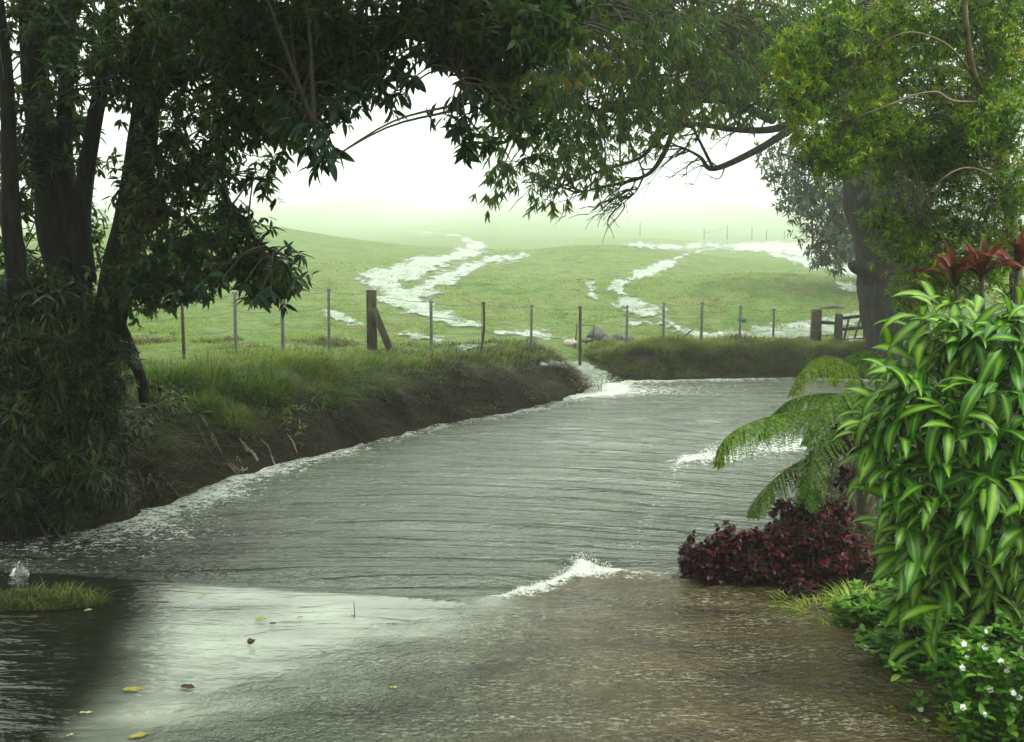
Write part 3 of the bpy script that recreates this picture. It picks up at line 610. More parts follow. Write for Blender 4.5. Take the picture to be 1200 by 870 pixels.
# gate
gd = 29.4; gc = P(985, 414, gd)
gate = thing('gate', (gc[0], gd, T1(gc[0], gd)), 'wooden field gate with four rails and slanting bars beside the big trunk', 'gate')
for px, yt, w_, nm in ((957, 363, .25, 'strainer_post'), (983, 368, .19, 'gate_post')):
    t = P(px, yt, gd); zb = T1(t[0], gd)-.2; mb = MB(); box(mb, (t[0], gd, (t[2]+zb)/2), (w_, w_, t[2]-zb), jit=.006); mb.build(nm, M['wood'], gate)
def beam(parent, a, c, w_, d_, name, m_='wood'):
    mb = MB(); ax = nrm(c-a); ox = nrm(np.cross(ax, [0, 1, .01])); box(mb, (a+c)/2, (w_, d_, np.linalg.norm(c-a)), [ox, np.cross(ax, ox), ax], jit=.002); return mb.build(name, M[m_], parent)
beam(gate, P(961, 378, gd), P(980, 379, gd), .09, .07, 'tie_rail')
for ya, yb in ((373, 366), (386, 382), (399, 396), (411, 408)): beam(gate, P(987, ya, gd-.02), P(1075, yb-2, gd-.02), .09, .05, 'rail')
for xa, xb in ((995, 986), (1009, 997), (1013, 1012), (1016, 1023), (1040, 1032)): beam(gate, P(xa, 372, gd+.05), P(xb, 411, gd+.05), .045, .04, 'bar')
# distant fences on the hill, standing where the hill is
def far_fence(label, posts, braces=()):
    b0 = hit(*posts[0][:2]); th = thing('distant_fence', b0, label, 'fence'); tp = []
    for px, py, hp in posts:
        b_ = hit(px, py); D = b_[1]; h_ = hp*D/1200; mb = MB(); r = .14 if hp > 10 else .08
        tube(mb, [b_-[0, 0, .2], b_+[0, 0, h_*.5], b_+[0, 0, h_]], r, r*.9, k=7); mb.build('post', M['wood'], th); tp.append(b_+[0, 0, h_*.9])
    for a, c in braces: beam(th, tp[a]+[0, -.1, -.1], tp[c]+[0, -.1, -.9], .08, .08, 'brace')
    for f in (0, .45, .9): wire(th, np.array(tp)-[0, .06, f*.9], .006, False)
far_fence('faint fence with braced posts on the hill above the right white flood', [(825, 281, 12), (852, 281, 16), (881, 281, 15), (898, 281, 11), (919, 281, 11), (945, 281, 11)], [(1, 0)])
far_fence('barely visible fence crossing the middle of the foggy hill', [(612, 250, 10), (642, 254, 10), (678, 257, 10), (703, 259, 16), (735, 263, 10), (750, 277, 16)])

# ------------------------------------------------------------------ rocks, frame, driftwood
def rock(px, py, wpx, label, m_='rock', flat=.6, D=None):
    c = hit(px, py-(7 if px < 695 else 11)); s_ = wpx*1.25*c[1]/1200/2; mb = MB()
    nu, nv = 14, 9; u = np.arange(nu)/nu*2*math.pi; v = np.linspace(-math.pi/2, math.pi/2, nv)
    U, V = np.meshgrid(u, v); d_ = np.stack([np.cos(V)*np.cos(U), np.cos(V)*np.sin(U), np.sin(V)], -1)
    sd_ = px*.37; r = 1+.30*noise(d_[..., 0]*1.6+sd_, d_[..., 1]*1.6, d_[..., 2]*1.6)+.18*noise(d_[..., 0]*4+sd_, d_[..., 1]*4, d_[..., 2]*4)
    v_ = d_*r[..., None]*s_*[1, .8, flat]; i = np.arange(nv-1)[:, None]*nu; j = np.arange(nu)[None]; j2 = (j+1) % nu
    mb.add((v_+c+[0, 0, s_*flat*.35]).reshape(-1, 3), np.stack([i+j, i+j2, i+nu+j2, i+nu+j], -1).reshape(-1, 4))
    mb.build('rock', M[m_], origin=c, smooth=False, label=label, category='rock', group='rocks in the pasture behind the fence')
rock(668, 411, 12, 'small pale pinkish rock at the left end of the rock pile', 'rock_pale')
rock(700, 409, 20, 'dark humped rock, tallest of the pile beyond the fence', flat=.8)
rock(713, 412, 16, 'grey slabby rock lying against the tallest rock', flat=.5)
rock(724, 410, 13, 'grey block between the slabby rock and the fence post', flat=.7)
rock(738, 414, 12, 'dark rock at the foot of the fence post, right end of the pile', flat=.8)
rock(688, 408, 14, 'low mossy rock just right of the metal frame', flat=.4)
rock(870, 388, 9, 'small dark rock on the grass edge above the right flood', flat=.6)
c = hit(688, 404); s_ = c[1]/1200; fr = thing('metal_frame', c, 'thin rectangular metal tube frame standing behind the rock pile', 'frame'); mb = MB()
q = [c+np.array([a*s_, 0, b_*s_]) for a, b_ in ((-14, -2), (-12, 23), (8, 22), (5, -2))]
tube(mb, q, .024, k=6); mb.build('tube', M['rust'], fr)
a, c2 = hit(781, 411), hit(812, 402); mb = MB(); tube(mb, smooth_path([a+[0, 0, .05], (a+c2)/2+[0, 0, .22], c2+[0, 0, .38]], 5), .05, .02, k=6, wob=.2)
tube(mb, smooth_path([(a+c2)/2+[0, 0, .2], (a+c2)/2+[.2, 0, .05], (a+c2)/2+[.4, .1, -.02]], 4), .02, .01, k=5)
mb.build('fallen_branch', M['twig'], origin=a, label='bare forked stick leaning on the grass beside a fence post', category='branch')
a = hit(972, 362); mb = MB(); tube(mb, smooth_path([a+[-.3, 0, -.03], a+[0, 0, .04], a+[.3, 0, .06], a+[.55, 0, -.02]], 5), .07, .03, k=8, wob=.35)
tube(mb, smooth_path([a+[.2, 0, .05], a+[.35, -.1, .02], a+[.5, -.2, -.05]], 4), .04, .02, k=6); mb.build('driftwood', M['twig'], origin=a, label='dark log stranded in the white flood behind the gate', category='log')

# ------------------------------------------------------------------ trees
def near_limb(limbs, q):
    A_ = np.concatenate(limbs); d_ = np.linalg.norm(A_-q, axis=1); k = np.argsort(d_)[:7]
    return A_[k[int(rng.integers(0, 7))]]
def crown(limbs, blobs, leafL, leafW, per_tip=7, tips=9, spread=(40, 85), grav=.3, kind='lance', csize=.45, twig_r=.008, droop=1.0, axis_down=0.0, seed=1, keep=None, up=1.0):
    """blobs: (px, py, D, rpx, rpy, rdepth, clusters)"""
    lm, tw = MB(), MB(); tipsQ, tipsA = [], []
    for (px, py, D, rx, ry, rd, nclu) in blobs:
        for _ in range(nclu):
            while True:
                q = rng.uniform(-1, 1, 3)
                if q@q < 1: break
            c = P(px+q[0]*rx, py+q[1]*ry, D+q[2]*rd)
            b0 = near_limb(limbs, c); v = c-b0; ln = np.linalg.norm(v)
            if ln > .15:
                m_ = b0+v*.5+np.array([0, 0, .12*ln])+rng.normal(0, .05*ln, 3)
                tube(tw, smooth_path([b0, m_, c], 3), twig_r*(1.2+min(ln, 3)*.9), twig_r*.8, k=5, cap=False)
            out = nrm(v+1e-6)
            for t in range(tips):
                a_ = nrm(out*.7+rng.normal(0, .75, 3)+np.array([0, 0, -axis_down])); e = c+a_*csize*rng.uniform(.35, 1.0)
                if t % 2 == 0: tube(tw, [c, (c+e)/2+[0, 0, .02], e], twig_r*.6, twig_r*.35, k=3, cap=False)
                tipsQ.append(e); tipsA.append(nrm(a_+np.array([0, 0, -axis_down])))
    Q, A_ = np.array(tipsQ), np.array(tipsA)
    idx, Td, Nn = rosette_vectors(Q, A_, per_tip, spread, grav, up)
    n_ = len(idx); back = rng.uniform(0, .35, n_)[:, None]*csize*.5
    Pb = Q[idx]-A_[idx]*back
    tipvar = rng.random(len(Q))
    var = np.clip(tipvar[idx]*.55+rng.random(n_)*.45, 0, 1)
    leaves(lm, Pb, Td, Nn, leafL*rng.uniform(.65, 1.2, n_), leafW*rng.uniform(.7, 1.2, n_), kind, droop, var)
    return lm, tw
def limbs_of(specs, mb, k=10, wob=.12):
    out = []
    for pts, rr in specs:
        q = smooth_path([P(*p) for p in pts], 6); tube(mb, q, rr, k=k, wob=wob); out.append(q)
    return out
# --- the large dark tree on the left bank
b0 = P(118, 480, 12.6); b0[2] = T1(b0[0], b0[1])
LT = thing('broadleaf_tree', b0, 'huge dark many-stemmed tree on the left bank overhanging the stream', 'tree')
mb = MB()
specs = [([(112, 520, 12.6), (118, 440, 12.6), (128, 370, 12.6), (146, 290, 12.6), (163, 200, 12.5), (172, 120, 12.4), (176, 40, 12.3), (186, -60, 12.2), (205, -200, 12)], [.34, .27, .25, .24, .21, .17, .13, .08]),
         ([(172, 130, 12.4), (198, 100, 12.2), (228, 82, 11.8), (262, 60, 11.3), (310, 30, 10.6), (380, 0, 9.8), (470, -30, 9.2), (560, -40, 8.8)], [.12, .10, .085, .07, .05, .03]),
         ([(95, 510, 12.8), (88, 400, 12.9), (70, 300, 13), (52, 180, 13), (38, 60, 13), (30, -80, 13), (10, -220, 13)], [.32, .27, .24, .2, .16, .1]),
         ([(96, 420, 13), (92, 300, 13.1), (76, 190, 13.1), (78, 90, 13.2), (84, -20, 13.2), (95, -160, 13.2)], [.2, .16, .12, .10, .06]),
         ([(100, 330, 12.8), (96, 250, 12.8), (108, 160, 12.7), (124, 70, 12.6), (134, -30, 12.6), (150, -180, 12.5)], [.17, .13, .11, .08, .05]),
         ([(128, 350, 12.4), (148, 395, 12.5), (165, 445, 12.8), (170, 470, 12.9)], [.055, .075, .085, .09]),
         ([(40, 470, 12.4), (22, 350, 12.3), (12, 220, 12.3), (8, 100, 12.3), (-10, -60, 12.2)], [.2, .16, .12, .1, .06]),
         ([(170, 190, 12.5), (205, 160, 12), (225, 180, 11.5), (250, 205, 11.2), (275, 250, 10.8), (305, 285, 10.6), (335, 300, 10.4)], [.05, .045, .035, .02, .012]),
         ([(150, 270, 12.5), (190, 250, 12), (230, 268, 11.5), (262, 300, 11.2), (290, 322, 11)], [.05, .04, .03, .015]),
         ([(186, -60, 12.2), (260, -120, 10), (330, -160, 7.5), (420, -240, 5), (500, -420, 3)], [.12, .1, .07, .04]),
         ([(260, 10, 11.4), (320, 60, 10), (350, 110, 9), (368, 150, 8.2)], [.03, .02, .012, .008]),
         ([(470, -30, 9.2), (500, 40, 8.8), (540, 90, 8.5), (530, 130, 8.4)], [.03, .02, .015, .008])]
limbs = limbs_of([(p_, [r_*.82 for r_ in rr]) for p_, rr in specs], mb, 12)
mb.build('trunk', M['bark_dark'], LT)
blobs = [(60, 60, 13.3, 130, 100, 1.2, 64), (40, 210, 13.5, 95, 110, .9, 48), (150, 40, 12.3, 110, 75, 1.3, 52), (240, 45, 11.5, 90, 65, 1.3, 62), (330, 40, 10.2, 80, 58, 1.2, 52),
         (405, 32, 9.5, 55, 50, .9, 36), (425, 70, 9.2, 30, 32, .5, 8), (500, 8, 9.2, 60, 24, .8, 24), (560, 38, 9.0, 44, 40, .7, 22), (578, 90, 9.0, 30, 34, .5, 9), (620, 14, 9.2, 50, 26, .8, 18),
         (215, 160, 11.7, 55, 60, .7, 26), (190, 230, 12, 45, 45, .6, 24), (262, 285, 11, 42, 38, .5, 20), (305, 310, 10.7, 34, 24, .4, 15), (200, 310, 12, 45, 38, .5, 20), (160, 330, 12.3, 30, 35, .5, 12),
         (300, 120, 10.2, 60, 36, .6, 20), (350, 125, 9.6, 45, 25, .5, 10), (50, 320, 13.3, 60, 45, .5, 14), (280, 215, 11.2, 40, 22, .4, 7), (545, 140, 8.6, 16, 18, .3, 2), (610, 150, 9, 14, 10, .2, 2),
         (130, -180, 11, 320, 150, 3.0, 150), (420, -140, 9, 300, 110, 2.5, 110)]
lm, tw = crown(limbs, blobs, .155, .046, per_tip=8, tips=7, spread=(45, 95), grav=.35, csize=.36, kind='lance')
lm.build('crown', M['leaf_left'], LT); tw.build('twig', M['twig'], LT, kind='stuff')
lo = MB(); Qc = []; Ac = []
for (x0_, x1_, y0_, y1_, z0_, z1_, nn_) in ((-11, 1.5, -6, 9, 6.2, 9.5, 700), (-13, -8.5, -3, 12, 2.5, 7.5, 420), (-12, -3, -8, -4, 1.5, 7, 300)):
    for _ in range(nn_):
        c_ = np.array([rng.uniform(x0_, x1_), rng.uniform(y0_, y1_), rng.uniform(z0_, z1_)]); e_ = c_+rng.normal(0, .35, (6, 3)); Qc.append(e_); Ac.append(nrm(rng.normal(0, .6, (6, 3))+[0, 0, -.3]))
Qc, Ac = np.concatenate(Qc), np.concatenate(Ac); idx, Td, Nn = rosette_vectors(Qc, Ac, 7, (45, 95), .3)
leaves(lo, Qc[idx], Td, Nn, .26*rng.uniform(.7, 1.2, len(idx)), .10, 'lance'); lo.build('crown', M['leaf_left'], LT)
# that second crown: unseen leaf masses added overhead and around to shut out sky
# hanging near leaves, each a part
near_leaf = []
for k in range(5):
    mbx = MB(); Lk, Wk = 1.0, [.30, .34, .27, .38, .32][k]
    t = np.linspace(0, 1, 7); wv_ = Wk*np.sin(np.pi*t**.85)**.8; wv_[0] = .015; wv_[-1] = 0.0
    z_ = -.16*t**2*(1+.4*k/4); rows = []
    for ti, wi, zi in zip(t, wv_, z_):
        rows += [(ti, -wi/2, zi+.18*wi), (ti, 0, zi), (ti, wi/2, zi+.18*wi)]
    i = np.arange(6)[:, None]*3; j = np.array([[0, 1]])
    mbx.add(np.array(rows), np.stack([i+j, i+j+1, i+3+j+1, i+3+j], -1).reshape(-1, 4), .2+.15*k, np.tile([1, 0, 1], 7)); near_leaf.append(mbx.mesh('leaf', M['leaf_left_near']))
def place(name, mesh, parent, p, T_, N_, s_, **kw):
    from mathutils import Matrix
    T_ = nrm(np.asarray(T_, float)); S_ = nrm(np.cross(N_, T_)); N2 = np.cross(T_, S_)
    o = bpy.data.objects.new(name, mesh); COL.objects.link(o)
    po = np.array(parent['_o']) if parent is not None else np.zeros(3); p = np.asarray(p)-po
    sx, sy, sz = s_ if np.ndim(s_) else (s_, s_, s_)
    o.matrix_local = Matrix(((T_[0]*sx, S_[0]*sy, N2[0]*sz, p[0]), (T_[1]*sx, S_[1]*sy, N2[1]*sz, p[1]), (T_[2]*sx, S_[2]*sy, N2[2]*sz, p[2]), (0, 0, 0, 1)))
    if parent is not None: o.parent = parent
    for a_, v_ in kw.items(): o[a_] = v_
    return o
tips_ = [(372, 196, 7.9), (385, 188, 7.8), (360, 176, 7.9), (393, 178, 7.9), (342, 140, 8.3), (352, 152, 8.2), (366, 150, 8.1), (372, 170, 8.0), (384, 168, 8.0), (378, 186, 7.9), (330, 150, 8.4), (395, 130, 8.3), (412, 128, 8.4), (420, 112, 8.5), (330, 118, 8.5), (402, 105, 8.5),
         (385, 118, 8.4), (365, 112, 8.4), (545, 140, 8.3), (530, 120, 8.4), (535, 152, 8.3), (560, 130, 8.4), (575, 118, 8.4), (552, 108, 8.4), (616, 143, 8.6), (600, 128, 8.6), (470, 112, 8.6), (455, 120, 8.6), (480, 95, 8.6), (490, 62, 8.6), (515, 70, 8.6), (440, 95, 8.6),
         (232, 335, 10), (262, 325, 10), (285, 335, 10), (318, 342, 9.9), (348, 330, 9.8), (352, 300, 9.8), (302, 350, 9.8), (205, 345, 10.3), (335, 310, 9.8), (250, 210, 10.6), (315, 205, 10.5), (300, 195, 10.5)]
twn = MB(); cnt = 0
for (px, py, D) in tips_:
    q = P(px, py, D); b_ = near_limb(limbs, q)
    v = b_-q
    if np.linalg.norm(v) > 2.0: b_ = q+nrm(v)*2.0
    tube(twn, smooth_path([b_, (b_+q)/2+[0, 0, .08], q], 4), .012, .005, k=5)
    ax = nrm(q-b_+np.array([0, 0, -.5]))
    idx, Td, Nn = rosette_vectors(q[None], ax[None], 7, (40, 95), .45)
    for t, nn in zip(Td, Nn):
        if cnt >= 298: break
        place('leaf', near_leaf[cnt % 5], LT, q-ax*random.uniform(0, .06), t, nn, random.uniform(.13, .20)); cnt += 1
twn.build('hanging_twig', M['twig'], LT, kind='stuff')

# --- the big hazy willow-leaved tree at the gate
b0 = P(1046, 415, 27.2); b0[2] = T1(b0[0], 27.2)
MT = thing('willow_leaved_tree', b0, 'large hazy tree with thick trunk by the gate and long drooping limbs', 'tree')
mb = MB()
specs = [([(1052, 440, 27.2), (1050, 400, 27.2), (1043, 350, 27.2), (1040, 310, 27.2), (1030, 260, 27.1), (1022, 210, 27), (1018, 150, 26.8), (1022, 60, 26.6), (1040, -60, 26.4), (1050, -200, 26.4)], [1.05, .86, .80, .80, .74, .74, .74, .62, .5, .3]),
         ([(1016, 190, 26.9), (975, 130, 26), (940, 140, 24.4), (905, 152, 22.8), (860, 152, 21.4), (810, 146, 20.2), (775, 160, 19.6), (750, 185, 19.1), (700, 202, 18.6), (650, 222, 18)], [.40, .24, .16, .11, .085, .07, .06, .045, .028, .012]),
         ([(930, 150, 23.4), (885, 177, 22), (836, 198, 21), (820, 184, 20.7), (795, 172, 20.3), (770, 172, 20)], [.13, .10, .08, .045, .03, .015]),
         ([(790, 150, 19.8), (778, 180, 19.4), (758, 205, 19), (715, 218, 18.6), (668, 228, 18.3)], [.08, .07, .05, .03, .012]),
         ([(905, 140, 23), (850, 118, 21), (780, 120, 19), (710, 130, 17.6), (650, 125, 16.8), (610, 140, 16.2)], [.16, .12, .09, .06, .04, .015]),
         ([(1020, 120, 26.8), (930, 60, 23), (840, 30, 20), (740, 20, 17.5), (650, 30, 15.5), (580, 40, 14.5)], [.36, .28, .2, .14, .08, .03]),
         ([(1018, 60, 26.6), (960, -40, 23), (880, -120, 19), (780, -180, 15), (660, -200, 12)], [.3, .25, .18, .1, .05]),
         ([(755, 205, 19), (745, 225, 19), (728, 240, 19)], [.03, .018, .008]), ([(836, 198, 21), (812, 150, 20.4), (800, 128, 20)], [.05, .035, .02])]
limbs = limbs_of(specs[:1], mb, 14, .10)+limbs_of([(p_, [r_*.72 for r_ in rr]) for p_, rr in specs[1:]], mb, 9, .12)
fine_ = MB()
for L_ in limbs[1:6]+limbs[7:9]:
    for _ in range(13):
        i0 = int(rng.integers(len(L_)//3, len(L_))); q0 = L_[i0]; dr = np.array([-rng.uniform(.3, 1), rng.uniform(-.5, .3), -rng.uniform(.0, .7)]); ln = rng.uniform(.35, .95)
        q1 = q0+dr*ln*.5+[0, 0, .12*ln]+rng.normal(0, .08, 3); q2 = q0+dr*ln+rng.normal(0, .05, 3)-np.array([0, 0, .1*ln]); pth = smooth_path([q0, q1, q2], 4); tube(fine_, pth, .018, .006, k=5)
        for _2 in range(3):
            a0 = pth[int(rng.integers(2, len(pth)))]; a1 = a0+nrm(dr+rng.normal(0, .4, 3))*ln*.45; tube(fine_, smooth_path([a0, (a0+a1)/2+[0, 0, .03], a1], 3), .008, .004, k=4)
fine_.build('branchlet', M['bark_grey'], MT, kind='stuff')
# the broken knob on the trunk's left side
tube(mb, smooth_path([P(1030, 330, 26.9), P(1012, 316, 26.7), P(1001, 312, 26.6), P(998, 306, 26.6)], 4), [.3, .22, .16, .09], k=9, wob=.3)
mb.build('trunk', M['bark_grey'], MT)
blobs = [(640, 55, 15.5, 80, 55, 1.6, 42), (720, 45, 16.5, 100, 55, 2, 64), (820, 40, 18.5, 100, 55, 2.2, 72), (900, 35, 20.5, 90, 65, 2.4, 66), (720, 115, 17.5, 75, 34, 1.2, 24), (800, 105, 19, 70, 30, 1.5, 26), (880, 105, 21, 50, 34, 1.6, 24),
         (660, 130, 16.8, 42, 34, 1, 15), (600, 115, 15.6, 26, 40, .8, 9), (680, 190, 18.2, 48, 32, 1, 13), (640, 215, 18, 26, 18, .6, 5), (588, 190, 16.2, 18, 32, .5, 5), (740, 155, 19, 45, 22, .8, 8), (850, 140, 21.5, 50, 14, .8, 5),
         (960, 90, 24, 70, 70, 2, 50), (1060, 120, 26, 90, 110, 2, 60), (1130, 200, 26, 70, 120, 2, 45), (1160, 60, 24, 90, 100, 2, 40), (800, -110, 18, 330, 90, 4, 150), (700, -150, 13, 260, 90, 3, 70)]
lm, tw = crown(limbs, blobs, .19, .036, per_tip=7, tips=10, spread=(25, 75), grav=.95, csize=.55, twig_r=.011, axis_down=.35, up=.3)
lm.build('crown', M['leaf_mid'], MT); tw.build('twig', M['twig'], MT, kind='stuff')

# --- fog-grey tree beyond the gate
b0 = P(1075, 380, 38); b0[2] = T1(b0[0], 38)
GT = thing('foggy_tree', b0, 'fog-grey leafy tree beyond the gate, left of the thick trunk', 'tree'); mb = MB()
limbs = limbs_of([([(1078, 400, 38), (1070, 300, 38), (1050, 200, 38), (1030, 100, 38), (1010, 0, 38)], [.5, .42, .34, .2]), ([(1060, 250, 38), (1010, 220, 37.5), (960, 195, 37), (915, 180, 36.5)], [.2, .14, .08, .03]), ([(1065, 300, 38), (1010, 285, 37.5), (960, 285, 37), (945, 300, 36.8)], [.18, .1, .05, .02])], mb)
mb.build('trunk', M['bark_grey'], GT)
lm, tw = crown(limbs, [(940, 190, 37, 36, 32, 1, 26), (975, 230, 37.2, 42, 30, 1.2, 34), (985, 275, 37.2, 40, 26, 1.2, 32), (930, 225, 36.8, 18, 10, .6, 4), (960, 302, 37, 30, 8, .6, 5), (1000, 130, 37.5, 60, 60, 1.5, 36), (1060, 250, 38, 40, 80, 1.5, 30)],
               .26, .075, per_tip=7, tips=9, spread=(40, 90), grav=.3, csize=.8, twig_r=.014)
lm.build('crown', M['leaf_far'], GT); tw.build('twig', M['twig'], GT, kind='stuff')

# --- bright fine-leaved tree at the right
b0 = P(1185, 470, 10.6); b0[2] = T1(b0[0], 10.6)
RT = thing('fine_leaved_tree', b0, 'bright green fine-leaved tree with pale peeling branches at the right', 'tree'); mb = MB()
limbs = limbs_of([([(1196, 560, 10.6), (1192, 420, 10.6), (1188, 300, 10.6), (1180, 230, 10.5), (1168, 170, 10.1), (1150, 110, 9.7), (1139, 80, 9.5), (1133, 40, 9.3), (1130, 0, 9.2), (1126, -80, 9.2)], [.09, .07, .055, .045, .04, .032, .026, .022, .016]),
                  ([(1139, 88, 9.6), (1120, 62, 9.2), (1095, 45, 9.1), (1060, 39, 9.1), (1020, 60, 9.3), (980, 90, 9.5)], [.012, .011, .009, .006, .003]),
                  ([(1152, 120, 9.7), (1116, 118, 9.1), (1098, 108, 9.0), (1070, 112, 9.0), (1045, 122, 9.0), (1008, 136, 9.1), (980, 150, 9.5)], [.012, .011, .009, .008, .005, .003]),
                  ([(1180, 225, 9.9), (1150, 200, 9.4), (1120, 200, 9.2), (1090, 225, 9.3), (1075, 260, 9.9)], [.012, .009, .007, .005, .003]),
                  ([(1160, 30, 10.4), (1163, 0, 10.4), (1172, -60, 10.3)], [.03, .025, .02]), ([(1185, 250, 10.5), (1172, 130, 10.5), (1160, 30, 10.4)], [.04, .035, .03]),
                  ([(1130, 0, 10.2), (1060, -40, 9.6), (990, -60, 9)], [.02, .015, .01])], mb, 9, .2)
mb.build('trunk', M['bark_pale'], RT)
blobs = [(945, 95, 9.8, 40, 50, .6, 34), (985, 60, 9.9, 52, 52, .7, 44), (1000, 150, 9.8, 62, 45, .7, 48), (985, 185, 9.8, 32, 15, .4, 9), (1060, 40, 10.2, 60, 48, .8, 30), (1090, 90, 10.9, 60, 36, .5, 26), (1175, 60, 10, 42, 52, .8, 46), (1160, 130, 9.9, 50, 45, .7, 50),
         (1070, 175, 10.3, 60, 34, .7, 44), (1110, 200, 10.2, 45, 42, .6, 36), (1180, 210, 10, 36, 46, .6, 34), (1060, 265, 10.6, 36, 32, .5, 26), (1110, 280, 10.3, 52, 40, .7, 44), (1165, 300, 10.2, 50, 52, .7, 46), (1100, 335, 10.6, 46, 30, .5, 24), (1050, -60, 9.6, 160, 60, 1.2, 50), (1110, 15, 10.4, 90, 30, .6, 40), (1180, -5, 10.2, 50, 30, .6, 24), (1130, 150, 10.8, 60, 40, .5, 30)]
lm, tw = crown(limbs, blobs, .070, .0155, per_tip=10, tips=13, spread=(25, 80), grav=-.05, csize=.25, twig_r=.0017)
lm.build('crown', M['leaf_right'], RT); tw.build('twig', M['twig'], RT, kind='stuff')

# ------------------------------------------------------------------ shrubs on the left bank
def shrub(name, label, blobs, base, m_, L, W, cat='shrub', group=None, kind='lance', tips=9, per=7, cs=.2, grav=.35, spread=(30, 85), tr=.005, up=1.0, nst=6):
    b_ = P(*base); b_[2] = max(T1(b_[0], b_[1]), -.1); th = thing(name, b_, label, cat, group); mb = MB(); limbs = []
    for bl in blobs:
        for _ in range(max(1, nst//len(blobs))):
            e = P(bl[0]+random.uniform(-.5, .5)*bl[3], bl[1]+random.uniform(-.3, .3)*bl[4], bl[2]+random.uniform(-.5, .5)*bl[5])
            s0 = b_+np.append(rng.normal(0, .08, 2), -.03); q = smooth_path([s0, (s0+e)/2+np.append(rng.normal(0, .08, 2), .1), e], 5); tube(mb, q, tr*3, tr, k=5); limbs.append(q)
    mb.build('stem', M['twig'], th)
    lm, tw = crown(limbs, blobs, L, W, per_tip=per, tips=tips, spread=spread, grav=grav, csize=cs, twig_r=tr*.6, kind=kind, up=up)
    lm.build('foliage', M[m_], th); tw.build('twig', M['twig'], th, kind='stuff'); return th
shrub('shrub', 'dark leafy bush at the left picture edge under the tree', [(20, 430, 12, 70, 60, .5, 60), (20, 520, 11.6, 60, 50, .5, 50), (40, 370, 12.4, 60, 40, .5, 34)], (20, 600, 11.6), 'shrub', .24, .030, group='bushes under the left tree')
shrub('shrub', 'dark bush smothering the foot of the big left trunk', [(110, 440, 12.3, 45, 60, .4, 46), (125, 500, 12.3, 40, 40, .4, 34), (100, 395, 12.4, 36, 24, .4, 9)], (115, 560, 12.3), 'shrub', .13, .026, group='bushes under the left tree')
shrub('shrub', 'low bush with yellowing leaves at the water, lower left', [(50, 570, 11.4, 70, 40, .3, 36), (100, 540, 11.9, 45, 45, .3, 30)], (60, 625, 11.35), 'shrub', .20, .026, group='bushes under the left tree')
shrub('shrub', 'small bright weed bush on the bank beside the second grass tuft', [(300, 450, 17.5, 22, 20, .4, 9), (355, 450, 18.5, 36, 26, .5, 16)], (350, 480, 18), 'grass', .13, .03, tips=7, group='weeds on the left bank')
shrub('shrub', 'thin lance-leaved weed growing from the dark bank face', [(208, 478, 14.9, 16, 12, .15, 3), (225, 485, 14.9, 12, 8, .15, 2)], (210, 500, 14.6), 'pale_grass', .16, .025, tips=3, per=5, nst=3, group='weeds on the left bank')
shrub('shrub', 'dark green weed patch on the bank top left of the wooden corner post', [(400, 440, 20.5, 30, 14, .5, 14), (375, 432, 20, 20, 14, .4, 9)], (395, 455, 20), 'shrub', .14, .05, kind='oval', tips=7, per=5, group='weeds on the left bank')
shrub('shrub', 'leafy weed patch hanging down the middle of the bank face', [(330, 490, 16.6, 30, 22, .3, 14), (355, 475, 17.4, 22, 16, .3, 8)], (340, 510, 16.6), 'grass', .12, .035, tips=7, per=5, group='weeds on the left bank')
shrub('shrub', 'dark weeds on the bank face below the first fence post', [(190, 480, 14.4, 26, 24, .3, 14), (165, 500, 13.8, 18, 30, .3, 9)], (180, 520, 13.9), 'shrub', .13, .03, tips=7, per=5, group='weeds on the left bank')
# tall grass tufts at the crest of the bank
def tuft(px, py, L, n_, label, m_='grass', w_=.012, rad=.16, name='grass_tuft', lean=(.2, 1.2), grp=None, xy=None):
    c = hit(px, py) if xy is None else np.array([xy[0], xy[1], max(T1(*xy), 0)]); a = rng.random(n_)*6.28; r = rad*np.sqrt(rng.random(n_)); p = np.stack([c[0]+r*np.cos(a), c[1]+r*np.sin(a), np.zeros(n_)], 1)
    p[:, 2] = np.maximum(terrain(p[:, 0], p[:, 1]), -.05)-.02; mb = MB(); cl = np.clip(rng.random(n_)*.9, 0, 1)
    blades(mb, p, L*rng.uniform(.55, 1.1, n_), rng.uniform(*lean, n_), w_*rng.uniform(.7, 1.3, n_), cl, nrm(np.stack([np.cos(a), np.sin(a), 0*a], 1)), .7)
    kw = dict(label=label, category='grass tuft')
    if grp: kw['group'] = grp
    return mb.build(name, M[m_], origin=c, **kw)
for px, py, L, lb in ((196, 455, .55, 'tall grass tuft nearest the leaning stem on the bank'), (248, 455, .62, 'tallest dark grass tuft below the second fence post'), (228, 475, .45, 'grass tuft drooping over the dark bank face'), (285, 458, .5, 'bright grass tuft below the third fence post'), (318, 462, .5, 'broad grass tuft halfway to the wooden corner post'), (270, 490, .4, 'short grass tuft above the white trickle')):
    tuft(px, py, L, 900, lb, grp='grass tufts on the bank crest', w_=.013, rad=.28)

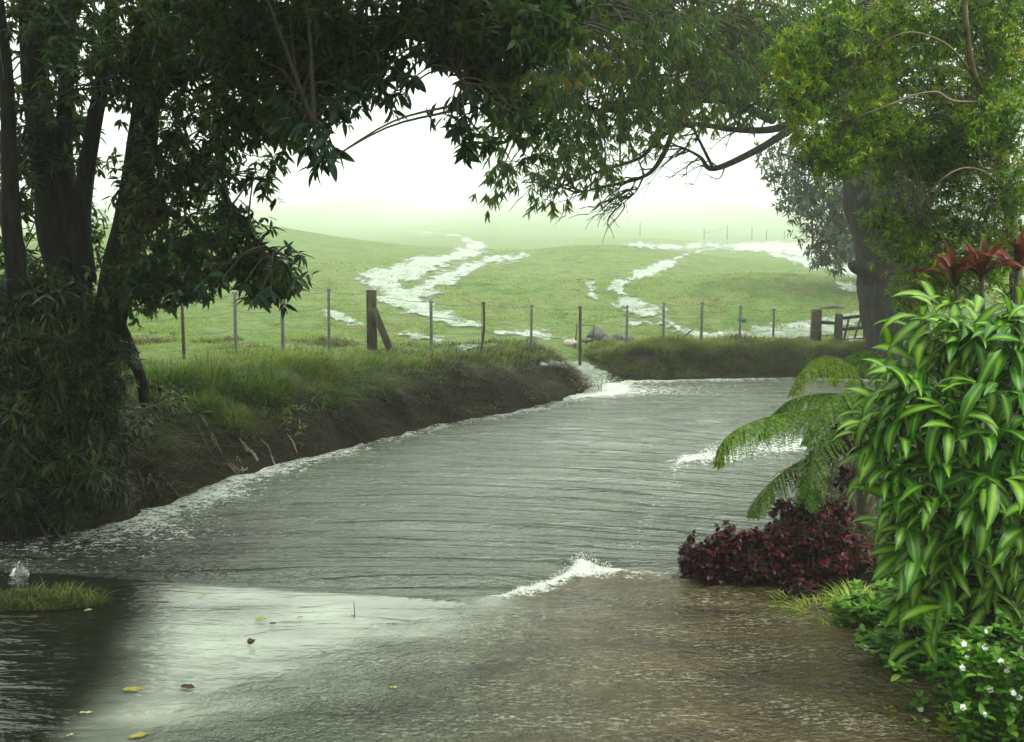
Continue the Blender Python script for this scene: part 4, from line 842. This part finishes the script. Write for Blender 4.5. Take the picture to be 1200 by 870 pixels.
# exposed roots in the near bank
RTS = thing('exposed_roots', hit(190, 560), 'tangled pale roots hanging out of the dark eroded bank', 'roots')
for a_, b_, c_ in (((130, 520), (150, 545), (165, 585)), ((150, 505), (185, 520), (215, 515)), ((160, 540), (190, 545), (225, 560)), ((215, 530), (230, 545), (250, 565)), ((150, 560), (158, 590), (150, 606)), ((128, 548), (140, 575), (142, 604)), ((172, 590), (160, 560), (140, 555)), ((230, 500), (245, 530), (262, 545)), ((60, 545), (75, 575), (95, 595)), ((190, 565), (215, 585), (235, 575))):
    q = np.array([hit(*p) for p in (a_, b_, c_)]); q = smooth_path(q, 7); q[:, 2] = np.maximum(terrain(q[:, 0], q[:, 1]), 0)+.02+.03*np.abs(noise(q[:, 0]*9, q[:, 1]*9)); mb = MB(); tube(mb, q, random.uniform(.009, .018), .004, k=6, wob=.3); mb.build('root', M['root'], RTS)

# ------------------------------------------------------------------ right-hand garden
# variegated strap-leaved plant
strap = []
for k in range(6):
    mbx = MB(); nseg = 11; t = np.linspace(0, 1, nseg); wv_ = .235*(1-.12*k/5)*np.clip(np.sin(np.pi*(t*.93+.07))**.55, 0, 1)*(1-t**6*.9); wv_[-1] = .004
    ang = np.cumsum(np.linspace(.0, [.20, .27, .14, .32, .23, .17][k], nseg)); x_ = np.cumsum(np.cos(ang))/nseg; z_ = -np.cumsum(np.sin(ang))/nseg
    tw_ = .5*t*(1 if k % 2 else -1); rows = []; us = []
    for xi, zi, wi, ti, an in zip(x_-x_[0], z_-z_[0], wv_, tw_, t):
        for s_ in (-1, -.45, 0, .45, 1):
            yy = s_*wi/2; hh = .20*abs(yy)+.012*math.sin(an*19+k+s_*2)*abs(s_); rows.append((xi+0, yy*math.cos(ti)-hh*math.sin(ti), zi+hh*math.cos(ti)+yy*math.sin(ti))); us.append(abs(s_))
    i = np.arange(nseg-1)[:, None]*5; j = np.arange(4)[None]
    mbx.add(np.array(rows), np.stack([i+j, i+j+1, i+5+j+1, i+5+j], -1).reshape(-1, 4), rng.random(), np.array(us)); strap.append(mbx)
strap_mesh = [s_.mesh('leaf', M['varieg']) for s_ in strap]
b0 = P(1120, 720, 7.6); b0[2] = T1(b0[0], 7.6)
DR = thing('corn_plant', b0, 'big bush of arching green strap leaves with yellow centre stripes', 'plant')
heads = []
for i, py in enumerate(np.linspace(368, 745, 17)):
    t = (py-375)/325
    left = np.interp(py, [340, 400, 480, 560, 640, 720], [1105, 1070, 1040, 1045, 1060, 1090])
    for px in np.arange(left, 1270, 27):
        D = (.75 if py > 640 and px > 1115 else 0)+6.9+.0016*abs(px-1150)+random.uniform(-.25, .25)-.25*math.sin(t*3)
        heads.append((px+random.uniform(-14, 14), py+random.uniform(-12, 12), D))
mb = MB(); allv = []
for (px, py, D) in heads:
    q = P(px, py, D); ba = b0+np.array([(q[0]-b0[0])*.5, (q[1]-b0[1])*.3+.2, 0]); ba[2] = T1(ba[0], ba[1])-.05
    tube(mb, smooth_path([ba+[.25, .35, 0], (ba+q)/2+[.15, .3, .1], q], 4), .010, .009, k=6)
    ax = nrm(np.array([(px-1140)/260, -.55, .75])); idx, Td, Nn = rosette_vectors(q[None], ax[None], 9, (20, 85), .12, .8)
    for t_, n_ in zip(Td, Nn):
        t_ = nrm(t_+np.array([-.55, -.22, -.32])+rng.normal(0, .22, 3)); allv.append((q+rng.normal(0, .05, 3), t_, n_, random.uniform(.24, .42)))
mb.build('stem', M['twig'], DR)
random.shuffle(allv)
def vis(v):
    a, b_ = proj(*v[0]); return (a > 1210)*1e3+v[0][1]+.35*v[1][1]
allv.sort(key=vis)
from mathutils import Matrix
for i, (q, t_, n_, s_) in enumerate(allv[:300]): place('leaf', strap_mesh[i % 6], DR, q, t_, n_, (s_, s_*1.0, s_))
rest = MB()
for i, (q, t_, n_, s_) in enumerate(allv[300:]):
    S_ = nrm(np.cross(n_, t_)); N2 = np.cross(t_, S_); sm = strap[i % 6]; v = sm.v[0]*s_
    rest.add(q+v[:, :1]*t_+v[:, 1:2]*S_+v[:, 2:]*N2, sm.f[0], .5, sm.uv[0])
rest.build('leaf_mass', M['varieg'], DR, kind='stuff')
# red strap-leaved plant above it
b0 = P(1165, 430, 8.6); b0[2] = T1(b0[0], 8.6)
RD = thing('red_cordyline', b0, 'dark red strap-leaved plant rising above the striped bush', 'plant'); mb = MB()
redm = [s_.mesh('leaf', M['red']) for s_ in strap[:3]]
for hx, hy in ((1150, 325, ), (1192, 318), (1120, 335)):
    q = P(hx, hy, 8.3); tube(mb, smooth_path([b0, (b0+q)/2+[.05, 0, 0], q], 4), .025, .018, k=6)
    idx, Td, Nn = rosette_vectors(q[None], np.array([[-.1, -.15, 1.]]), 15, (8, 58), -.1, .4)
    for i, (t_, n_) in enumerate(zip(Td, Nn)): lr_ = random.uniform(.36, .58); place('leaf', redm[i % 3], RD, q, t_, n_, (lr_, lr_*.55, lr_))
mb.build('stem', M['twig'], RD)
# tree fern
b0 = P(1015, 600, 10.8); b0[2] = T1(b0[0], 10.8)
FN = thing('tree_fern', b0, 'tree fern with long drooping fronds reaching over the stream', 'fern')
mb = MB(); hub = P(1020, 480, 10.8); tube(mb, smooth_path([b0-[0, 0, .1], (b0+hub)/2, hub-[0, 0, .05]], 5), .09, .07, k=9, wob=.3); mb.build('trunk', M['root'], FN)
def frond(pts, Lp, label=None, hang=.8, dead=0.0):
    q = smooth_path([P(*p) for p in pts], 10); mb = MB(); tube(mb, q, .010, .003, k=5, var=.5)
    n_ = len(q); ln = np.linalg.norm(np.diff(q, axis=0), axis=1).sum(); m_ = max(14, int(ln/.062)); s_ = np.linspace(.08, .995, m_)*(n_-1)
    c = np.stack([np.interp(s_, np.arange(n_), q[:, i]) for i in range(3)], 1); g = nrm(np.gradient(c, axis=0)); side = nrm(np.cross(g, [0, 0, 1.]))
    tt = np.linspace(.08, 1, m_); pl = Lp*np.clip(np.sin(np.pi*np.clip(tt*.86+.14, 0, 1))**.6, .08, 1)*rng.uniform(.72, 1.15, m_)
    for sg in (-1, 1):
        d0 = nrm(side*sg*(1-hang*.55)+g*.35+np.array([0, 0, -hang*.75])+rng.normal(0, .07, c.shape)); kq = 17
        for a_ in range(kq):   # pinnules down each pinna
            f = (a_+.5)/kq; base_ = c+d0*(pl*f)[:, None]+np.array([0, 0, -1.])*(.22*pl*f*f)[:, None]
            dd = nrm(d0+np.array([0, 0, -.44*f])); sd_ = nrm(np.cross(dd, g+rng.normal(0, .2, g.shape)))
            for s2 in (-1, 1):
                tdir = nrm(g*s2*.9+dd*.65+rng.normal(0, .1, g.shape)); lp = (.030+.07*pl)*(1-.62*f)
                leaves(mb, base_, tdir, sd_, lp+.006, (lp*.42+.003), 'lance', .6, np.clip(rng.random(m_)*.75+dead, 0, 1))
    return mb.build('frond', M['fern'], FN)
frond([(1020, 480, 10.8), (985, 478, 10.5), (940, 482, 10.2), (890, 492, 9.9), (852, 512, 9.7), (838, 545, 9.6)], .34, hang=.9)
frond([(1020, 475, 10.8), (1000, 430, 10.7), (965, 418, 10.5), (940, 435, 10.3), (925, 462, 10.2)], .28, hang=.9, dead=.2)
frond([(1022, 478, 10.8), (1035, 430, 11), (1020, 412, 11.2), (990, 420, 11.4), (975, 450, 11.4)], .26, hang=.95, dead=.15)
frond([(1018, 485, 10.8), (985, 520, 10.4), (930, 545, 10.1), (895, 575, 9.9), (878, 605, 9.8)], .26, hang=.6)
frond([(1018, 482, 10.8), (990, 500, 10.3), (960, 515, 9.9), (950, 560, 9.6), (955, 600, 9.5)], .26, hang=.6)
frond([(1020, 480, 10.8), (1000, 462, 10.3), (975, 468, 9.9), (955, 495, 9.7), (940, 520, 9.6)], .25, hang=.8)
frond([(1022, 480, 10.8), (1050, 440, 10.6), (1080, 430, 10.3), (1110, 460, 10)], .26)
frond([(1018, 478, 10.8), (980, 462, 11.2), (930, 468, 11.6), (900, 492, 11.8), (890, 512, 11.9)], .26, hang=.9)
# maroon shrubs
shrub('maroon_shrub', 'rounded dark maroon bush at the water edge', [(855, 655, 9.9, 50, 32, .35, 80), (895, 660, 9.7, 40, 34, .3, 60), (838, 670, 9.8, 36, 24, .25, 40)], (870, 700, 9.9), 'maroon', .058, .04, kind='oval', tips=11, per=6, cs=.12, group='maroon foliage bushes')
shrub('maroon_shrub', 'taller loose maroon bush between the fern and the striped leaves', [(955, 622, 9.9, 50, 44, .4, 46), (970, 660, 9.6, 50, 38, .3, 50), (930, 590, 10, 24, 30, .3, 8), (985, 540, 10.3, 30, 30, .3, 16)], (970, 710, 9.7), 'maroon', .06, .036, kind='oval', tips=10, per=6, cs=.14, group='maroon foliage bushes')
shrub('maroon_shrub', 'low red-tinged clump behind the pale yellow grass', [(950, 690, 9.3, 28, 14, .2, 14)], (950, 712, 9.3), 'maroon', .05, .03, kind='oval', tips=8, per=6, cs=.1, group='maroon foliage bushes')
# pale grass clumps, broad-leaved plants, flowering impatiens
def gpt(px, py): 
    c = hit(px, py, lo=4.5); return c
for px, py, n_, L, lb in ((935, 712, 260, .26, 'pale yellow grass clump touching the maroon bush'), (962, 722, 300, .28, 'pale yellow grass clump overhanging the water'), (1000, 716, 260, .28, 'pale yellow grass clump in front of the striped leaves'), (1025, 728, 180, .24, 'small pale grass clump at the right end of the row'), (915, 708, 120, .2, 'smallest pale grass clump at the left end of the row')):
    c = gpt(px, py); tuft(px, py, L*1.15, int(n_*1.8), lb, 'pale_grass', .017, .17, 'pale_grass_clump', (.6, 1.5), 'pale grass clumps at the garden edge', xy=(c[0], c[1]))
def herb(name, label, pts, L, W, m_='impatiens', flowers=0, cat='plant', group=None, hgt=.4, nst=16, per=8, up=1.0, kind='oval'):
    """stems rising from ground points with leaves along them"""
    b_ = gpt(*pts[0]); th = thing(name, b_, label, cat, group); st, lf = MB(), MB(); tips = []
    for px, py in pts:
        c = gpt(px, py)
        for _ in range(nst):
            s0 = c+np.append(rng.normal(0, .09, 2), -.02); e = s0+np.array([rng.normal(0, .14), rng.normal(0, .14), hgt*rng.uniform(.45, 1.1)]); q = smooth_path([s0, (s0+e)/2+rng.normal(0, .02, 3), e], 4)
            tube(st, q, .004, .002, k=5, cap=False)
            idx, Td, Nn = rosette_vectors(q[3:], np.tile([[0, 0, 1.]], (len(q)-3, 1)), 2, (55, 95), .15, up); leaves(lf, q[3:][idx], Td, Nn, L*rng.uniform(.6, 1.15, len(idx)), W*rng.uniform(.7, 1.1, len(idx)), kind)
            idx, Td, Nn = rosette_vectors(e[None], np.array([[0, 0, 1.]]), per, (35, 85), .1, up); leaves(lf, e[None][idx], Td, Nn, L*rng.uniform(.6, 1.1, len(idx)), W*rng.uniform(.7, 1.1, len(idx)), kind); tips.append(e)
    st.build('stem', M['impatiens'], th); lf.build('foliage', M[m_], th)
    return th, tips
fm = MB()
for a_ in range(5):
    an = a_/5*2*math.pi; d_ = np.array([[math.cos(an), math.sin(an), .1]]); leaves(fm, np.zeros((1, 3)), d_, np.array([[0, 0, 1.]]), 1.0, .95, 'oval', .3)
flower_mesh = fm.mesh('flower', M['petal'])
def flowers(th, spots):
    for q in spots: place('flower', flower_mesh, th, q+np.array([0, -.02, .02]), nrm(rng.normal(0, 1, 3)*[1, .4, .6]), nrm(np.array([rng.normal(0, .3), -1, .45])), random.uniform(.015, .025))
th, tp = herb('impatiens', 'leafy green plant with small white flowers, lower right corner', [(1135, 850), (1165, 862), (1195, 850), (1150, 880), (1205, 885)], .085, .048, hgt=.72, nst=20)
tp.sort(key=lambda q: q[1]-q[2]*.5); flowers(th, tp[:30])
th, tp = herb('impatiens', 'low sprig with white flowers beside the dark water', [(1075, 795), (1095, 785)], .085, .05, hgt=.30, nst=16); flowers(th, tp[:4])
th, tp = herb('impatiens', 'single white-flowered sprig reaching out over the brown water', [(1062, 832)], .055, .034, hgt=.1, nst=5); flowers(th, tp[:2])
herb('ground_cover', 'broad yellow-green leaves behind the pale grass clumps', [(1010, 735), (1030, 738), (1050, 735), (1040, 722)], .09, .05, hgt=.24, nst=16)
herb('ground_cover', 'flat pale green leaves floating at the bottom right edge', [(1105, 848), (1125, 850), (1145, 858), (1165, 862), (1120, 862)], .09, .05, hgt=.05, nst=7, m_='pale_grass')
herb('ground_cover', 'green creeping leaves between striped bush and water', [(1050, 770), (1075, 772), (1085, 760), (1060, 755), (1100, 770)], .09, .05, hgt=.16, nst=16)
herb('ground_cover', 'dark leafy weeds under the striped bush', [(1120, 770), (1160, 775), (1190, 770), (1100, 755), (1140, 760)], .08, .045, hgt=.3, nst=10, m_='shrub')

# ------------------------------------------------------------------ islet, leaves, splashes on the water
c = hit(40, 718); mb = MB(); nu, nv = 26, 7; 
for i in range(1):
    rr = np.linspace(0, 1, nv); aa = np.arange(nu)/nu*2*math.pi; R_, A_ = np.meshgrid(rr, aa, indexing='ij'); ed = 1+.18*noise(np.cos(A_)*2, np.sin(A_)*2)
    v = np.stack([c[0]-.15+.85*R_*ed*np.cos(A_), c[1]+.22*R_*ed*np.sin(A_)+.05, .06*(1-R_**2)+.035*(1-R_)*noise(R_*6, A_*3)+.055-.12*(R_ > .95)], -1)
    i_ = np.arange(nv-1)[:, None]*nu; j = np.arange(nu)[None]; j2 = (j+1) % nu; mb.add(v.reshape(-1, 3), np.stack([i_+j, i_+j2, i_+nu+j2, i_+nu+j], -1).reshape(-1, 4))
IS = thing('grassy_islet', (c[0], c[1], .0), 'small grassy mound poking out of the dark water at left', 'grass mound'); mb.build('soil', M['soil'], IS)
n_ = 2600; a = rng.random(n_)*6.28; r = np.sqrt(rng.random(n_)); p = np.stack([c[0]-.15+.80*r*np.cos(a), c[1]+.05+.2*r*np.sin(a), .06+.05*(1-r*r)], 1); mb = MB()
p = p[fbm(p[:, 0]*5, p[:, 1]*9, 3)+.3*rng.random(n_) > .0]; n_ = len(p); blades(mb, p, rng.uniform(.04, .20, n_)*(1+.9*fbm(p[:, 0]*4, p[:, 1]*4, 9)), rng.uniform(.3, 1.7, n_), rng.uniform(.005, .012, n_), rng.random(n_)); mb.build('grass', M['grass'], IS, kind='stuff')
def fallen(px, py, wpx, label, m_, name='fallen_leaf', rot=0., curl=.3, asp=.42):
    r = ray(px, py); k = -(CAM_Z-.06)/r[2]; c = np.array([r[0]*k, r[1]*k, 0]); c[2] = wz(c[0], c[1])+.006; L = wpx*c[1]/1200
    t = np.linspace(0, 1, 8); w2 = asp*L*np.sin(np.pi*t**.9)**.75/2; w2[0] = w2[-1] = .002; rows = []
    for ti, wi in zip(t, w2):
        for s_ in (-1, 0, 1): rows.append(((ti-.5)*L, s_*wi, .012+curl*L*(.25*(ti-.5)**2+.18*abs(s_)*wi/L*2)+.004*math.sin(ti*13)*s_))
    v = np.array(rows); ca, sa = math.cos(rot), math.sin(rot); v = v@np.array([[ca, sa, 0], [-sa, ca, 0], [0, 0, 1]])
    i = np.arange(7)[:, None]*3; j = np.arange(2)[None]; mb = MB(); mb.add(v+c, np.stack([i+j, i+j+1, i+3+j+1, i+3+j], -1).reshape(-1, 4))
    mb.build(name, M[m_], origin=c, label=label, category='leaf', group='fallen leaves on the shallow water')
fallen(157, 811, 27, 'largest yellow-green leaf floating on the dark water', 'yellow_leaf', rot=.05, curl=1.0)
fallen(220, 809, 20, 'blackened curled leaf right of the largest yellow leaf', 'dead_leaf', rot=-.2, curl=1.6, asp=.6)
fallen(306, 728, 14, 'yellow leaf beside a small brown one on the bright water', 'yellow_leaf', rot=.2, asp=.7, curl=1.2)
fallen(320, 733, 9, 'small brown leaf touching the yellow leaf on bright water', 'dead_leaf', asp=.8, curl=1)
fallen(295, 757, 13, 'dark crumpled leaf standing up from the bright water', 'dead_leaf', rot=1.0, curl=4, asp=.7)
fallen(237, 699, 14, 'faint yellow leaf nearest the dark ripples', 'yellow_leaf', rot=.0, asp=.25)
fallen(102, 837, 18, 'pale slender leaf near the bottom left', 'pale_leaf', rot=.05, asp=.3)
fallen(163, 864, 24, 'green-yellow leaf cut by the bottom edge', 'yellow_leaf', rot=.5, asp=.5)
fallen(83, 863, 10, 'tiny pale leaf at the bottom left edge', 'pale_leaf', rot=.8, asp=.4)
fallen(6, 820, 9, 'tiny brown leaf at the left picture edge', 'dead_leaf', rot=.4, asp=.5)
fallen(352, 725, 7, 'tiny dark leaf fragment right of the brown leaf', 'dead_leaf', rot=.0, asp=.4)
fallen(460, 733, 15, 'dark thin leaf lying right of the upright stick', 'dead_leaf', rot=.0, asp=.22)
fallen(104, 718, 10, 'cream leaf caught at the tip of the grassy mound', 'pale_leaf', rot=.6, asp=.6, curl=2)
fallen(40, 727, 16, 'reddish brown leaf lodged in the grassy mound', 'dead_leaf', rot=.3, asp=.5, curl=2)
fallen(145, 704, 6, 'black speck of leaf between the mound and bright water', 'dead_leaf', asp=.8)
fallen(380, 767, 8, 'dark leaf scrap just below the upright stick on bright water', 'dead_leaf', asp=.5)
fallen(192, 800, 8, 'yellow leaf scrap just above the blackened leaf', 'yellow_leaf', asp=.5, curl=2)
fallen(462, 807, 12, 'faint yellow leaf under the rough brown water', 'yellow_leaf', asp=.4)
r = ray(415, 731); k = -CAM_Z/r[2]; c = np.array([r[0]*k, r[1]*k, .05]); mb = MB(); tube(mb, smooth_path([c-[0, 0, .05], c+[.004, 0, .06], c+[.0, 0, .15]], 4), .005, .003, k=5); tube(mb, [c+[0, 0, .02], c+[-.03, 0, .03]], .003, k=4)
mb.build('stick', M['dead_leaf'], origin=c, label='thin upright twig standing in the bright water', category='twig')
# the boiling splash at left, and foam lumps on the wave crest
def drops(mb, C_, R_):
    o = np.array([(1, 0, 0), (-1, 0, 0), (0, 1, 0), (0, -1, 0), (0, 0, 1), (0, 0, -1)], float); f = np.array([(0, 2, 4), (2, 1, 4), (1, 3, 4), (3, 0, 4), (2, 0, 5), (1, 2, 5), (3, 1, 5), (0, 3, 5)])
    n_ = len(C_); v = C_[:, None]+o[None]*R_[:, None, None]*rng.uniform(.6, 1.3, (n_, 6, 1)); mb.add(v.reshape(-1, 3), (np.arange(n_)[:, None, None]*6+f[None]).reshape(-1, 3))
m, n, b = mat('clear_splash'); b.inputs['Base Color'].default_value = (.75, .8, .75, 1); b.inputs['Roughness'].default_value = .12; b.inputs['Transmission Weight'].default_value = .75; b.inputs['IOR'].default_value = 1.33
M['splash'] = m
c = hit(24, 681); c[2] = 0; mb = MB()
nu, nv = 22, 12; R_, A_ = np.meshgrid(np.linspace(0, 1, nv), np.arange(nu)/nu*2*math.pi, indexing='ij')
v = np.stack([.13*R_*np.cos(A_), .08*R_*np.sin(A_), .15*(1-R_**2.2)*(1+.35*noise(np.cos(A_)*2, np.sin(A_)*2, R_*3))+.015*noise(np.cos(A_)*5, np.sin(A_)*5, R_*9)-.01], -1)+.012*noise(np.cos(A_[..., None])*6, np.sin(A_[..., None])*6+R_[..., None]*9, np.arange(3.)*5)
i_ = np.arange(nv-1)[:, None]*nu; j = np.arange(nu)[None]; j2 = (j+1) % nu; mb.add((v+c).reshape(-1, 3), np.stack([i_+j, i_+j2, i_+nu+j2, i_+nu+j], -1).reshape(-1, 4))
C_ = c+np.stack([rng.normal(0, .09, 160), rng.normal(0, .05, 160), np.abs(rng.normal(0, .12, 160))], 1); drops(mb, C_, rng.uniform(.003, .010, 160))
mb.build('splash', M['splash'], origin=c, label='small fountain of water boiling up beside the grassy mound', category='splash')
# crest lumps
n_ = 700; t = rng.random(n_); xx = -.1+t*1.1; yy = np.interp(xx, jx, jy)+rng.normal(.0, .045, n_); zz = np.array([wz(a_, b_) for a_, b_ in zip(xx, yy)]); mb = MB()
drops(mb, np.stack([xx, yy, zz+np.abs(rng.normal(0, .02, n_))*np.exp(-((xx-.72)/.4)**2)*2], 1), rng.uniform(.002, .008, n_)); 
n_ = 500; xx = rng.normal(2.05, .25, n_); yy = rng.normal(25.1, .5, n_); drops(mb, np.stack([xx, yy, .05+np.abs(rng.normal(0, .07, n_))], 1), rng.uniform(.005, .02, n_))
n_ = 700; xx = rng.uniform(3.0, 5, n_); yy = 15.9+(xx-3)*.75+rng.normal(0, .25, n_); drops(mb, np.stack([xx, yy, .02+np.abs(rng.normal(0, .05, n_))], 1), rng.uniform(.005, .02, n_))
mb.build('foam', M['foam'], kind='stuff', category='foam', label='white foam lumps on the breaking crests of the flood')
# raindrop splashes all over the water
n_ = 2600; yy = 6.3*(24/6.3)**rng.random(n_); xx = rng.uniform(-.48, .40, n_)*yy; k = wd_(xx, yy) < -.15; xx, yy = xx[k], yy[k]; mb = MB(); C_ = []; R_ = []
for a_, b_ in zip(xx, yy):
    if proj(a_, b_, 0)[0] < 420 and b_ < 9.3 and random.random() < .8: continue
    z0 = wz(a_, b_); hh = random.uniform(.01, .045)
    for _ in range(random.randint(2, 5)): C_.append((a_+random.gauss(0, .016), b_+random.gauss(0, .016), z0+random.random()*hh)); R_.append(random.uniform(.001, .0026)*(1+b_/14))
drops(mb, np.array(C_), np.array(R_)); mb.build('rain_splash', M['splash'], kind='stuff', category='splash', label='rain drops splashing on the flood surface')

# ------------------------------------------------------------------ rain haze
mb = MB(); x0, x1, y0, y1, z0, z1 = -1100, 1100, -80, 2300, -3, 86
v = np.array([(a, b_, c_) for c_ in (z0, z1) for b_ in (y0, y1) for a in (x0, x1)], float)
mb.add(v, np.array([(0, 2, 3, 1), (4, 5, 7, 6), (0, 1, 5, 4), (2, 6, 7, 3), (0, 4, 6, 2), (1, 3, 7, 5)]))
m = bpy.data.materials.new('rain_haze'); m.use_nodes = True; n = m.node_tree; n.nodes.remove(n.nodes['Principled BSDF'])
pv = n.nodes.new('ShaderNodeVolumePrincipled'); pv.inputs['Color'].default_value = (.96, 1.0, .975, 1); pv.inputs['Density'].default_value = HAZE; pv.inputs['Anisotropy'].default_value = .25
n.links.new(pv.outputs[0], n.nodes['Material Output'].inputs['Volume'])
mb.build('haze', m, kind='stuff', smooth=False)
for o in bpy.data.objects:
    if '_o' in o: del o['_o']
